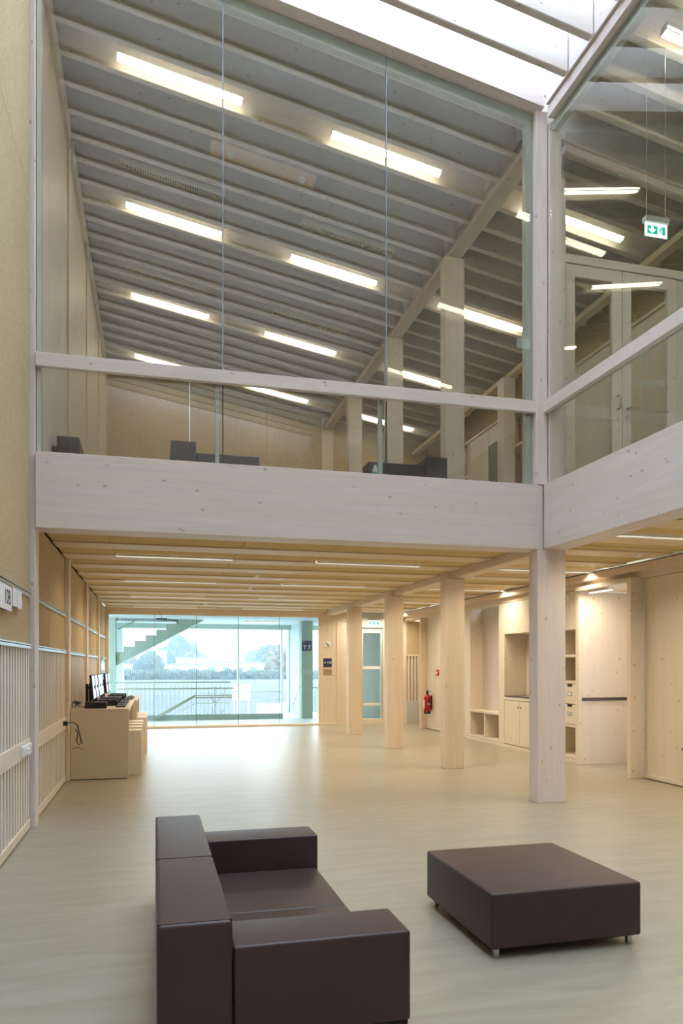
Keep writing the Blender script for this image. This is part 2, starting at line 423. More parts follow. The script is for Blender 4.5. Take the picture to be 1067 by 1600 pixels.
# unit wall carcass pieces beside things
box('portal_jamb', 6.585, 6.755, 17.66, 17.74, 0, 2.82, 'mZ', wr, .003, 1)
box('wall_panel', 6.74, 7.24, 15.25, 17.1, .075, 2.84, 'cZ', wr)
box('wall_panel', 6.74, 7.24, 17.105, 17.65, .075, 2.84, 'cZ', wr)
box('baseboard', 6.73, 7.2, 15.2, 17.65, .012, .072, 'cY', wr, .004, 1)
box('recess_return', 6.757, 7.6, 17.66, 17.72, 0, 2.92, 'cZ', wr)
box('recess_head', 6.76, 7.6, 17.75, YB-.01, 2.83, 2.92, 'cX', wr)

# --- front wall behind the camera, right upper walls
struct(box('wall_front', -1.3, 8.2, Y0-.15, Y0, 0, 10.4, 'wZ'))
wu = sroot('wall_right_upper')
UX = 7.12
box('wood_wool_panel', 7.42, 7.5, 8.0, 13.5, 3.7, 7.9, 'wool', wu); box('wood_wool_panel', 7.42, 7.5, 13.5, YB, 3.7, 7.9, 'wool', wu)
box('wood_wool_panel', 7.42, 7.5, Y0, 8.0, 3.7, 7.9, 'wool', wu)
for a, b in ((Y0+.01, -1.5), (-1.5, 1.5), (1.5, 4.6), (4.6, 7.8), (8.0, 8.7), (8.7, 10.2), (10.2, 11.7), (14.86, 15.85), (16.2, YB-.02)):
    box('cabinet_front', UX, 7.41, a+.004, b-.004, 3.70, 6.78, 'wZ', wu)
box('ledge', UX-.03, 7.415, Y0+.01, 7.80, 6.785, 6.83, 'cY', wu, .003, 1); box('ledge', UX-.03, 7.415, 8.0, YB-.01, 6.785, 6.83, 'cY', wu, .003, 1)
box('grey_door', UX+.02, UX+.06, 14.05, 14.85, 3.71, 6.40, plain('grey_door_paint', (120, 122, 116), .5), wu)
box('door_head', UX, 7.4, 14.05, 14.85, 6.41, 6.78, 'wY', wu)
box('niche_shelf', UX-.02, 7.41, 11.71, 14.0, 6.03, 6.07, 'cY', wu); box('niche_shelf', UX-.02, 7.41, 11.71, 14.0, 5.2, 5.24, 'cY', wu)
box('niche_side', UX-.02, 7.41, 14.0, 14.04, 3.7, 6.78, 'wZ', wu)
box('niche_side', UX-.02, 7.41, 15.86, 15.9, 3.7, 6.78, 'wZ', wu); box('niche_shelf', UX-.02, 7.41, 15.91, 16.19, 6.0, 6.04, 'cY', wu)
wbu = sroot('wall_back_upper')
xs = [-1.2, .9, 2.9, 4.39, 4.72, 6.3, 7.5]
for i, (a, b) in enumerate(zip(xs, xs[1:])):
    MB().hexa([(a+.003, YB, 3.7), (b-.003, YB, 3.7), (b-.003, YB+.1, 3.7), (a+.003, YB+.1, 3.7)],
              [(a+.003, YB, zr(a, .3)), (b-.003, YB, zr(b, .3)), (b-.003, YB+.1, zr(b, .3)), (a+.003, YB+.1, zr(a, .3))]).build('wood_wool_panel' if i != 3 else 'pilaster', 'wool' if i != 3 else 'mZ', wbu)
struct(box('slab_edge', -1.3, 7.5, YB+.2, YB+.3, 3.0, 3.7, 'hall_white'))

# ================================================================== ROOF
roof = sroot('roof')
def rafter(y, x0, x1, wd=.085, h=.42, mat='rafter', name='rafter'):
    a = [(x0, y-wd/2, zr(x0)), (x0, y+wd/2, zr(x0)), (x0, y+wd/2, zr(x0)+h), (x0, y-wd/2, zr(x0)+h)]
    b = [(x1, y-wd/2, zr(x1)), (x1, y+wd/2, zr(x1)), (x1, y+wd/2, zr(x1)+h), (x1, y-wd/2, zr(x1)+h)]
    m = MB().hexa(a, b)
    es = [e for e in m.bm.edges if abs((e.verts[0].co-e.verts[1].co).length) > 1 and max(v.co.z-zr(v.co.x) for v in e.verts) < .1]
    bmesh.ops.bevel(m.bm, geom=es, offset=.008, segments=1, affect='EDGES')
    return m.build(name, mat, roof)
RY = [8.48+.4867*k for k in range(22)]
for y in RY+[8.03]:
    rafter(y, -1.13, 7.30, .095)
AY = [7.19-.478*k for k in range(26)]
for y in AY:
    rafter(y, -1.17, 4.36, .085, .55, 'rafter', 'skylight_rafter')
GY = [7.50-.4867*k for k in range(26)]
for y in GY:
    rafter(y, 4.67, 7.30, .095)
# blocking between the rafters above the girder, deck over them
for y in RY[:-1]:
    box('blocking', 4.45, 4.65, y+.05, y+.4367, 8.06, 8.46, 'wY', roof)
def slab(name, x0, x1, y0, y1, o0, o1, mat, parent):
    return MB().hexa([(x0, y0, zr(x0, o0)), (x1, y0, zr(x1, o0)), (x1, y1, zr(x1, o0)), (x0, y1, zr(x0, o0))],
                     [(x0, y0, zr(x0, o1)), (x1, y0, zr(x1, o1)), (x1, y1, zr(x1, o1)), (x0, y1, zr(x0, o1))]).build(name, mat, parent)
slab('roof_deck', -1.35, 7.6, 7.95, YB+.2, .425, .5, 'rafter', roof)
slab('roof_deck', 4.66, 7.6, Y0-.1, 7.94, .425, .5, 'rafter', roof)
# atrium upstand on the low side and cross walls of the skylight
box('upstand', 4.38, 4.645, Y0, 7.64, 8.07, 9.45, 'wY', roof)
slab('upstand', -1.20, 4.37, 7.91, 7.945, .40, 1.0, 'wX', roof)
slab('gable_infill', 4.66, 7.42, Y0-.05, Y0+.02, -4.4, .42, 'wZ', roof)
sky = sroot('window_2')
ys = [Y0+.05, -4, -2.5, -1, .5, 2, 3.5, 4.75, 6.0, 7.88]
for a, b in zip(ys, ys[1:]):
    slab('glass_pane', -1.15, 4.36, a+.02, b-.02, .78, .80, 'glass_clear', sky)
for a in ys[1:-1]:
    slab('glazing_bar', -1.15, 4.36, a-.018, a+.018, .74, .82, 'white', sky)
slab('skylight_blind_rail', 1.2, 3.4, 6.43, 6.50, .60, .64, 'black', sky)

# ================================================================== MAIN TIMBERS
tag(box('edge_beam', -1.125, 4.33, YF, 8.018, 2.955, 3.705, 'wX', bev=.004, seg=1),
    'long whitewashed timber beam across the hall under the front glazing', 'beam')
tag(box('edge_beam', 4.40, 4.69, Y0, 7.725, 2.955, 3.705, 'wY', bev=.004, seg=1),
    'whitewashed timber beam at upper right running from the corner post towards the camera', 'beam')
tag(box('corner_block', 4.3305, 4.3995, 7.738, 8.01, 2.958, 3.70, 'wZ'),
    'narrow upright timber block between the two edge beams at the corner', 'block')
tag(box('corner_post', 4.305, 4.455, YF, 7.89, 3.708, 8.06, 'wZ', bev=.004, seg=1),
    'whitewashed timber corner post rising from the edge beams to the roof', 'post')
tag(box('railing_beam', -1.125, 4.302, YF, 7.79, 4.545, 4.68, 'wX', bev=.004, seg=1),
    'slim whitewashed timber rail crossing the front glazing', 'rail')
tag(box('railing_beam', 4.40, 4.46, Y0, 7.727, 4.545, 4.68, 'wY', bev=.004, seg=1),
    'slim timber rail crossing the right-hand glazing', 'rail')
o = slab('roof_edge_beam', -1.17, 4.375, 7.66, 7.90, 0, .39, 'wX', None)
tag(o, 'sloping timber beam at the skylight edge above the front glazing', 'beam')
tag(box('roof_girder', 4.45, 4.65, 7.95, YB-.01, 7.95, 8.045, 'wY', bev=.004, seg=1), 'long level roof girder carried by the row of upper columns', 'beam')
tag(box('roof_girder', 4.41, 4.65, Y0, 7.655, 7.93, 8.06, 'wY', bev=.004, seg=1), 'level roof girder along the skylight edge above the right-hand glazing', 'beam')
tag(box('roof_girder', 6.95, 7.1, 7.95, YB-.01, 7.43, 7.53, 'mY', bev=.004, seg=1), 'roof girder along the far right side of the upper floor', 'beam')
tag(box('roof_girder', 6.95, 7.1, Y0, 7.9, 7.43, 7.53, 'mY', bev=.004, seg=1), 'roof girder above the right-hand gallery behind the glass', 'beam')
tag(box('ceiling_girder', 4.50, 4.73, 8.03, YB-.06, 2.958, 3.155, 'mY', bev=.004, seg=1), 'low timber girder resting on the row of lower columns', 'beam')
low = ['frontmost lower column, white timber, under the corner of the beams', 'second lower timber column from the camera',
       'third lower timber column from the camera', 'fourth lower timber column, the one nearest the window']
upl = ['widest upper column behind the front glass, nearest the corner', 'middle upper column behind the front glass', 'far slim upper column behind the front glass']
for k in range(4):
    y = YF+.0+2.905*k
    tag(box('timber_column', 4.325 if k == 0 else 4.37, 4.69, y, y+.20, 0, 2.952, 'wZ' if k == 0 else 'mZ', bev=.004, seg=1), low[k], 'column')
    if k: tag(box('timber_column', 4.37, 4.69, y, y+.20, 3.702, 7.945, 'wZ', bev=.004, seg=1), upl[k-1], 'column')
tag(box('timber_column', 6.83, 7.085, 13.55, 13.83, 3.702, 7.425, 'wZ', bev=.004, seg=1), 'upper column at the right wall beside the open shelves', 'column')
tag(box('timber_column', 6.83, 7.085, 16.45, 16.7, 3.702, 7.425, 'wZ', bev=.004, seg=1), 'distant upper column at the right wall, behind the corner sofa', 'column')
tag(box('timber_column', 4.49, 4.74, 7.93, 8.10, 3.702, 7.945, 'wZ', bev=.004, seg=1), 'pale column directly behind the right-hand glazing beside the double door', 'column')

# ================================================================== ATRIUM GLAZING
w3 = sroot('window_3')      # front glazing
GYp = 7.80
gx = [-1.10, .705, 2.505, 4.30]
for a, b in zip(gx, gx[1:]):
    box('glass_pane', a+.006, b-.006, GYp, GYp+.012, 3.71, 4.70, 'glass', w3)
    MB().hexa([(a+.006, GYp, 4.712), (b-.006, GYp, 4.712), (b-.006, GYp+.012, 4.712), (a+.006, GYp+.012, 4.712)],
              [(a+.006, GYp, zr(a, -.02)), (b-.006, GYp, zr(b, -.02)), (b-.006, GYp+.012, zr(b, -.02)), (a+.006, GYp+.012, zr(a, -.02))]).build('glass_pane', 'glass', w3)
for a in gx[1:-1]:
    box('glass_joint', a-.006, a+.006, GYp-.003, GYp+.02, 4.69, zr(a, -.02), 'joint', w3)
    box('glass_joint', a-.005, a+.005, GYp-.003, GYp+.02, 3.71, 4.54, 'seal', w3)
    box('mullion', a-.075, a-.035, GYp+.03, GYp+.09, 3.706, 4.60, 'gframe', w3)
box('frame', -1.12, 4.30, GYp+.02, GYp+.10, 4.60, 4.68, 'gframe', w3)
box('frame', -1.12, -1.08, GYp-.005, GYp+.10, 3.706, 9.0, 'gframe', w3)
box('frame', 4.22, 4.30, GYp+.02, GYp+.10, 3.706, 8.0, 'gframe', w3)
slab('frame', -1.10, 4.30, GYp+.015, GYp+.095, -.14, -.005, 'gframe', w3)
w4 = sroot('window_4')      # right-hand glazing
GX = 4.475
for a, b in ((Y0+.1, -1.0), (-1.0, 3.2), (3.2, 7.70)):
    box('glass_pane', GX, GX+.012, a+.006, b-.006, 3.71, 4.70, 'glass', w4)
    box('glass_pane', GX, GX+.012, a+.006, b-.006, 4.712, 7.92, 'glass', w4)
box('frame', GX+.02, GX+.10, Y0+.1, 7.70, 7.83, 7.925, 'gframe', w4)
box('frame', GX+.02, GX+.10, Y0+.1, 7.70, 4.60, 4.68, 'gframe', w4)
box('frame', GX-.01, GX+.14, 7.705, 7.80, 3.706, 7.92, 'wZ', w4)
# glazed double door and its transom, in line with the front glazing
dd = sroot('door_3')
YD = 7.85
box('door_post', 4.70, 4.765, YD, YD+.10, 3.705, 7.40, 'wZ', dd)
box('door_head', 4.765, 7.11, YD, YD+.10, 6.42, 6.52, 'wX', dd)
MB().hexa([(4.765, YD, 7.75), (7.11, YD, 7.34), (7.11, YD+.1, 7.34), (4.765, YD+.1, 7.75)],
          [(4.765, YD, 7.83), (7.11, YD, 7.42), (7.11, YD+.1, 7.42), (4.765, YD+.1, 7.83)]).build('transom_frame', 'wX', dd)
MB().hexa([(4.765, YD+.04, 6.53), (7.11, YD+.04, 6.53), (7.11, YD+.052, 6.53), (4.765, YD+.052, 6.53)],
          [(4.765, YD+.04, 7.745), (7.11, YD+.04, 7.335), (7.11, YD+.052, 7.335), (4.765, YD+.052, 7.745)]).build('glass_pane', 'glass', dd)
for (a, b, hx, nm) in ((4.775, 5.538, 5.475, 'l'), (5.548, 6.32, 5.61, 'r')):
    lf = MB().box(a, a+.12, YD+.01, YD+.07, 3.712, 6.41).box(b-.13, b, YD+.01, YD+.07, 3.712, 6.41).box(a+.12, b-.13, YD+.01, YD+.07, 6.27, 6.41).box(a+.12, b-.13, YD+.01, YD+.07, 3.712, 3.86).build('door_leaf', 'wZ', dd)
    box('glass_pane', a+.12, b-.13, YD+.035, YD+.045, 3.86, 6.27, 'glass', lf)
    mkb = MB()
    for i in range(17): mkb.box(a+.13+i*.03, a+.136+i*.03, YD+.028, YD+.033, 5.05, 5.15)
    o = mkb.build('safety_marking', 'mark', lf); o['kind'] = 'stuff'
    if nm == 'l':
        MB().tube([(hx, YD+.01, 4.72), (hx, YD-.05, 4.72), (hx+.01, YD-.06, 4.80), (hx, YD-.05, 4.88), (hx, YD+.01, 4.88)], .011).build('pull_handle', 'steel', lf, True)
    else:
        MB().tube([(hx, YD+.01, 4.74), (hx, YD-.05, 4.74), (hx+.13, YD-.05, 4.74)], .010).tube([(hx, YD+.012, 4.74), (hx, YD-.004, 4.74)], .026, 14).tube([(hx, YD+.012, 4.64), (hx, YD-.004, 4.64)], .026, 14).build('lever_handle', 'steel', lf, True)
box('side_panel', 6.33, 7.11, YD+.02, YD+.08, 3.71, 6.41, 'wZ', dd)

# ================================================================== LUMINAIRES
SL = math.atan(.1748)
def luminaire(lit, name, label, cat, group):
    r = thing(name, label, cat, group=group)
    L_ = .765
    MB().box(-L_, L_, -.05 if lit else -.07, .05 if lit else .07, .02, .07, .004, 1).build('housing', 'grey' if lit else 'louvre', r)
    if lit:
        MB().box(-L_+.01, L_-.01, -.042, .042, -.012, .019).build('diffuser', 'tube', r)
        f = MB()
        for s in (-1, 1): f.box(-L_, L_, s*.05-.003, s*.05+.003, -.022, -.012)
        for s in (-1, 1): f.box(s*(L_-.004)-.004, s*(L_-.004)+.004, -.051, .051, -.022, .019)
        for i in range(38):
            x = -L_+.03+i*(2*L_-.06)/37
            f.box(x-.0025, x+.0025, -.047, .047, -.021, -.0125)
        f.build('rim', 'grey', r)['kind'] = 'stuff'
    else:
        f = MB()
        for i in range(42):
            x = -L_+.02+i*(2*L_-.04)/41
            f.box(x-.007, x+.007, -.055, .055, -.02, .019)
        for s in (-1, 1): f.box(-L_, L_, s*.06-.004, s*.06+.004, -.02, .019)
        f.build('louvre', 'louvre', r)
        MB().box(-L_+.01, L_-.01, -.05, .05, .0195, .0199).build('louvre_shade', 'shadowgap', r)  # dark sheet, the shade behind the louvre fins put into its colour
    return r
xc = {'left': .325, 'middle': 2.965, 'right': 5.74}
rowname = ['first', 'second', 'third', 'fourth']
proto = None
for i, y in enumerate([9.21, 12.13, 15.05, 17.97]):
    for side, x in xc.items():
        lb = 'lit %s linear ceiling lamp in the %s lamp row from the front glass' % (side, rowname[i])
        if proto is None:
            o = proto = luminaire(True, 'linear_lamp', lb, 'lamp', 'lit linear lamps between the roof rafters')
        else: o = copy_tree(proto, label=lb)
        o.location = (x, y, zr(x)+.005); o.rotation_euler = (0, SL, 0)
for i, y in enumerate([6.28, 3.34, .4]):
    o = copy_tree(proto, label=['lit linear lamp behind the right-hand glass at the top right corner', 'lit gallery lamp nearer the camera than the top right one', 'lit gallery lamp nearest the camera end'][i])
    o.location = (5.65, y, zr(5.65)-.07 if i == 0 else zr(5.65)+.06); o.rotation_euler = (0, SL, 0)
proto = None
for i, y in enumerate([11.16, 14.08]):
    for side, x in (('left', .28), ('right', 2.95)):
        lb = 'unlit louvred %s lamp between the rafters, %s' % (side, ['in front of the second lit row', 'in front of the third lit row'][i])
        if proto is None: o = proto = luminaire(False, 'louvred_lamp', lb, 'lamp', 'unlit louvred lamps between the rafters')
        else: o = copy_tree(proto, label=lb)
        o.location = (x, y, zr(x)-.01); o.rotation_euler = (0, SL, 0)
# service plate with two detectors
t = thing('detector_plate', 'long service plate with two round detectors between the rafters', 'detector', (1.48, 10.18, zr(1.5)+.0))
t.rotation_euler = (0, SL, 0)
box('plate', -.74, .74, -.15, .15, 0, .05, 'm' + 'X', t)
for x in (-.45, .55):
    MB().lathe([(.02, -.045), (.05, -.04), (.055, -.01), (.055, -.0005)], x, 0, 16).build('detector_head', 'white', t)
# round plugs on the last rafter
py_ = RY[-1]-.0475
for i, x in enumerate([.10, .55, .80, 1.06, 1.34, 1.57]):
    z = zr(x)+.16
    tag(MB().tube([(x, py_-.008, z), (x, py_-.0005, z)], .075, 18).build('round_plug', 'tan'), ['leftmost', 'second from the left', 'third from the left', 'third from the right', 'second from the right', 'rightmost'][i]+' round tan plug on the far rafter near the back wall', 'plug', 'round plugs on the far rafter')

# recessed lamps of the lower ceiling
def low_lamp(lb):
    r = thing('recessed_lamp', lb, 'lamp', group='recessed strip lamps in the lower ceiling')
    MB().box(-.77, .77, -.05, .05, 0, .02).build('glow', 'tube_low', r)
    f = MB()
    for s in (-1, 1): f.box(-.78, .78, s*.057-.006, s*.057+.006, -.012, .02)
    for i in range(60):
        x = -.77+i*1.54/59; f.box(x-.003, x+.003, -.05, .05, -.010, -.0005)
    f.build('louvre', 'white', r)
    return r
proto = None
rn = {10.17: 'first', 13.09: 'second', 16.02: 'third', 18.9: 'fourth', 7.20: 'near', 4.3: 'nearer'}
lamps = [(x, y) for y in (10.17, 13.09, 16.02, 18.9) for x in (.285, 3.0, 5.82)]+[(5.78, 7.20), (5.78, 4.3)]
nm = {.285: 'left', 3.0: 'middle', 5.82: 'right', 5.78: 'gallery'}
for x, y in lamps:
    lb = 'recessed strip lamp in the lower ceiling, %s one of the %s row' % (nm[x], rn[y])
    if y == 7.20: lb = 'recessed strip lamp under the right-hand beam near the smoke detector'
    if y == 4.3: lb = 'recessed strip lamp under the gallery at the right edge, nearest the camera'
    if proto is None: o = proto = low_lamp(lb)
    else: o = copy_tree(proto, label=lb)
    yy = y
    o.location = (x, yy-.02, 3.055)
    ld = bpy.data.lights.new('strip_light', 'AREA'); ld.shape = 'RECTANGLE'; ld.size = 1.5; ld.size_y = .1
    ld.energy = LAMP_LOW; ld.color = LAMP_COL; ld.spread = math.radians(150)
    lo = bpy.data.objects.new('strip_light', ld); C.objects.link(lo); lo.parent = o; lo.location = (0, 0, -.016)
def spot_lamp(x0, x1, y, z, energy, lb, L2=.27):
    r = thing('niche_lamp', lb, 'lamp', ((x0+x1)/2, y, z))
    w_ = (x1-x0)/2
    MB().box(-w_, w_, -L2, L2, 0, .03, .004, 1).build('housing', 'white', r)
    MB().box(-w_+.01, w_-.01, -L2+.01, L2-.01, -.006, -.0005).build('diffuser', M['spot_e'], r)
    ld = bpy.data.lights.new('niche_light', 'AREA'); ld.shape = 'RECTANGLE'; ld.size = .1; ld.size_y = .3
    ld.energy = energy; ld.color = LAMP_COL; lo = bpy.data.objects.new('niche_light', ld); C.objects.link(lo); lo.parent = r; lo.location = (0, 0, -.02)
M['spot_e'] = emit('niche_lamp_glow', (1, .9, .75), 3.0)
spot_lamp(6.74, 6.84, 10.18, 2.765, 6, 'lit lamp in the head of the recess beside the front column')
spot_lamp(6.80, 6.90, 18.4, 2.795, 5, 'lit lamp in the head of the far recess near the slatted panel')
spot_lamp(6.44, 6.50, 12.9, 3.028, 4, 'small lamp in front of the kitchenette upper panel', .03)
for i, (x, y, lb) in enumerate([(6.14, 8.36, 'round smoke detector on the ceiling panel under the right-hand beam'), (1.62, 11.90, 'round smoke detector on the lower ceiling nearest the beam'),
                (1.756, 13.85, 'ceiling sensor in the middle of the lower ceiling'), (1.2, 17.7, 'small smoke detector on the ceiling nearest the window')]):
    t = thing('smoke_detector', lb, 'detector', (x, y, 3.06 if any(abs(y-q) < .2 for q in ylist) else 3.078), 'smoke detectors on the lower ceiling')
    MB().lathe([(.02, -.05), (.035, -.045), (.05, -.02), (.06, -.018), (.06, -.0005)], 0, 0, 18).build('head', 'white', t)

# ================================================================== EXIT SIGNS
def exit_sign(loc, wd, h, lb, wires):
    t = thing('exit_sign', lb, 'sign', loc)
    MB().box(-wd/2-.01, wd/2+.01, -.035, .035, h, h+.055, .003, 1).build('housing', 'grey', t)
    MB().box(-wd/2, wd/2, -.006, .006, 0, h-.001).build('sign_plate', 'white_e', t)
    e = wd/2-.02
    MB().box(-e, e*.10, -.010, -.007, .022, h-.03).box(e*.62, e*.95, -.010, -.007, .022, h-.03).build('green_field', 'green_e', t)
    a = MB(); ax = -e*.48; s = h
    a.prism([(ax-.012*s/.13, s*.72), (ax+.012*s/.13, s*.72), (ax+.012*s/.13, s*.45), (ax+.034*s/.13, s*.55), (ax+.034*s/.13, s*.42), (ax, s*.22), (ax-.034*s/.13, s*.42), (ax-.034*s/.13, s*.55), (ax-.012*s/.13, s*.45)], 'Y', -.013, -.0105)
    a.build('arrow', 'white_e', t)
    b = MB(); bx = e*.35; k = s/.13
    b.tube([(bx+.012*k, -.012, s*.62), (bx, -.012, s*.42)], .007*k, 6)
    b.tube([(bx, -.012, s*.42), (bx+.014*k, -.012, s*.32), (bx+.03*k, -.012, s*.30)], .004*k, 6)
    b.tube([(bx, -.012, s*.42), (bx-.010*k, -.012, s*.26)], .004*k, 6)
    b.tube([(bx+.01*k, -.012, s*.60), (bx-.012*k, -.012, s*.52)], .0035*k, 6)
    b.tube([(bx+.012*k, -.012, s*.60), (bx+.026*k, -.012, s*.48)], .0035*k, 6)
    b.tube([(bx+.017*k, -.014, s*.71), (bx+.017*k, -.010, s*.71)], .007*k, 8)
    b.build('running_figure', 'green_e', t)
    for x, zt in wires: MB().tube([(x, 0, h+.055), (x, 0, zt-loc[2])], .0025, 6).build('wire', 'steel', t)
exit_sign((4.94, 6.45, 5.95), .255, .135, 'green and white hanging exit sign with down arrow behind the right-hand glass', [(-.11, zr(4.83)), (.11, zr(5.05))])
exit_sign((5.33, 17.6, 2.60), .28, .13, 'small lit exit sign hanging near the stair hall door', [(-.08, 3.06), (.08, 3.06)])

# ================================================================== SOFAS AND OTTOMAN
def rbox(x0, x1, y0, y1, z0, z1, r=.018):
    return MB().box(x0, x1, y0, y1, z0, z1, r, 3)
def smooth(o):
    me = o.data; me.polygons.foreach_set('use_smooth', [True]*len(me.polygons))
    try: me.set_sharp_from_angle(angle=math.radians(50))
    except Exception: pass
    return o
def make_sofa(lb, group=None):
    """local frame: back along x=0..0.30, seat towards +x, length 2.17 along y"""
    r = thing('sofa', lb, 'sofa', group=group)
    Ln = 2.17
    bk = smooth(rbox(0, .295, 0, Ln, .06, .58).build('backrest', 'leather', r))
    MB().box(.002, .293, 1.028, 1.036, .4, .5815).build('backrest_seam', 'seam', bk)
    MB().box(.002, .293, .012, .016, .5, .5812).build('backrest_seam', 'seam', bk)
    smooth(rbox(.30, 1.06, .03, .34, .075, .46, .014).build('armrest', 'leather', r))
    smooth(rbox(.30, 1.06, Ln-.29, Ln, .075, .46, .014).build('armrest', 'leather', r))
    smooth(rbox(.30, 1.045, .345, 1.075, .17, .245, .014).build('seat_cushion', 'leather', r))
    smooth(rbox(.30, 1.045, 1.08, Ln-.295, .17, .245, .014).build('seat_cushion', 'leather', r))
    MB().box(.30, 1.03, .345, Ln-.295, .06, .168).build('seat_base', 'leather', r)
    MB().box(.30, 1.05, .04, .33, .055, .073).build('arm_plinth', 'seam', r); MB().box(.30, 1.05, Ln-.28, Ln-.01, .055, .073).build('arm_plinth', 'seam', r)
    for x, y in ((.06, .08), (1.0, .08), (.06, Ln-.08), (1.0, Ln-.08)):
        MB().lathe([(.016, 0), (.016, .058)], x, y, 12).build('foot', 'steel', r)
    return r
sofa = make_sofa('dark brown leather sofa in the foreground with its back to the left')
sofa.location = (.012, 2.965, 0)
s = copy_tree(sofa, (.198, 8.97, 3.70), 'dark sofa seen from behind the glass in the middle of the upper floor')
s['group'] = 'upper floor sofas'
s = copy_tree(sofa, (3.83, 11.5, 3.70), 'dark upper floor sofa behind the right part of the front glass'); s.rotation_euler = (0, 0, PI)
s.location = (3.67, 11.02, 3.70); s['group'] = 'upper floor sofas'
t = thing('lounge_chair', 'dark upper floor lounge chair at the far left against the timber wall', 'chair', (-1.11, 9.12, 3.70))
smooth(rbox(.015, .265, 0, .75, .05, .58).build('backrest', 'leather', t))
smooth(rbox(-.032, .012, 0, .75, .05, .46, .01).build('seat_side', 'leather', t))
smooth(rbox(.05, .29, .76, 1.2, .05, .46).build('armrest', 'leather', t))
for x, y in ((.1, .1), (.1, 1.1), (.2, .65)): MB().lathe([(.014, 0), (.014, .052)], x, y, 10).build('foot', 'steel', t)
t = thing('ottoman', 'square dark brown leather ottoman on small steel feet', 'ottoman', (1.775, 3.665, 0))
smooth(rbox(0, .935, 0, .98, .055, .36, .016).build('cushion', 'leather', t))
MB().box(.03, .905, .03, .95, .045, .056).build('base', 'seam', t)
for x, y in ((.05, .05), (.885, .05), (.05, .93), (.885, .93)):
    MB().box(x-.014, x+.014, y-.014, y+.014, 0, .05, .002, 1).build('foot', 'steel', t)

# ================================================================== DESKS, STOOLS, COMPUTERS
def make_desk(lb, x1, y0, y1):
    r = thing('desk', lb, 'desk', (0, 0, 0), 'counter desks along the slatted wall')
    box('worktop', -1.12, x1, y0, y1, .955, .99, 'desk', r, .002, 1)
    box('front_edge', x1, x1+.008, y0, y1, .955, .99, 'desk_edge', r)
    box('side_panel', -1.12, x1, y0, y0+.04, .012, .953, 'desk', r, .002, 1)
    box('side_edge', x1, x1+.008, y0, y0+.04, .012, .953, 'desk_edge', r)
    box('side_panel', -1.12, x1, y1-.04, y1, 0, .953, 'desk', r, .002, 1)
    box('back_panel', -1.12, -1.09, y0+.042, y1-.042, .4, .953, 'desk', r)
    box('plinth', -1.12, x1-.02, y0+.005, y0+.035, 0, .012, 'shadowgap', r)
    return r
make_desk('near counter desk with computers, end panel facing the camera', -.345, 10.85, 13.52)
make_desk('far counter desk with computers, nearer the window', -.29, 13.53, 15.75)
def make_stool(lb):
    r = thing('stool', lb, 'stool', group='tall panel stools under the counter desks')
    box('seat', -.17, .17, 0, .34, .632, .65, 'cX', r, .003, 1)
    box('side_panel', -.17, .17, 0, .02, 0, .63, 'cZ', r, .003, 1)
    box('side_panel', -.17, .17, .32, .34, 0, .63, 'cZ', r, .003, 1)
    box('back_panel', -.168, -.15, .021, .319, .02, .63, 'cZ', r)
    box('footrest', -.15, .165, .021, .319, .22, .238, 'cX', r)
    return r
st = None
for i, y in enumerate([11.2, 11.80, 12.40, 13.0, 14.0, 14.45, 14.9, 15.35]):
    lb = ['pale box stool nearest the camera at the near desk', 'second pale box stool from the camera', 'third pale box stool from the camera', 'fourth pale box stool, last at the near desk',
          'fifth pale box stool, first at the far desk', 'sixth pale box stool, at the far desk', 'seventh pale box stool, at the far desk', 'pale box stool nearest the window'][i]
    if st is None: o = st = make_stool(lb)
    else: o = copy_tree(st, label=lb)
    o.location = (-.343+ (0 if i < 4 else .05), y, 0)
def make_pc(lb):
    r = thing('monitor', lb, 'monitor', group='computer monitors on the counter desks')
    pan = MB().box(-.02, .012, -.24, .24, .115, .475, .006, 1).build('casing', 'black', r)
    pan.rotation_euler = (0, -.09, 0)
    sc = MB().box(.0125, .0145, -.225, .225, .13, .46).build('screen', 'screen', pan)
    MB().box(-.13, -.09, -.03, .03, .0, .34, .004, 1).box(-.09, -.0, -.03, .03, .27, .31).build('stand', 'black', r)
    MB().box(-.17, .05, -.11, .11, 0, .012, .003, 1).build('stand_base', 'black', r)
    return r
def make_box_pc(lb):
    r = thing('computer', lb, 'computer', group='black desktop computers on the counter desks')
    MB().box(-.16, .13, -.09, .09, 0, .09, .004, 1).build('casing', 'black', r)
    MB().box(.1305, .133, -.07, .07, .02, .07).build('front_panel', 'ink', r)
    return r
def make_kb(lb):
    r = thing('keyboard', lb, 'keyboard', group='keyboards on the counter desks')
    MB().box(-.07, .07, -.21, .21, 0, .014, .003, 1).build('base', 'black', r)
    k = MB()
    for a in range(5):
        for b in range(14): k.box(-.06+a*.025, -.04+a*.025, -.2+b*.0288, -.177+b*.0288, .0142, .021)
    k.build('keys', plain('keycap', (52, 54, 60), .5), r)['kind'] = 'stuff'
    return r
def make_mouse(lb):
    r = thing('mouse', lb, 'mouse', group='computer mice on the counter desks')
    MB().lathe([(.028, 0), (.031, .008), (.026, .022), (.012, .031)], 0, 0, 14).build('body', 'black', r, True)
    return r
mon = pc = kb = ms = None
ordn = ['nearest', 'second nearest', 'third nearest', 'fourth nearest', 'fifth nearest', 'furthest']
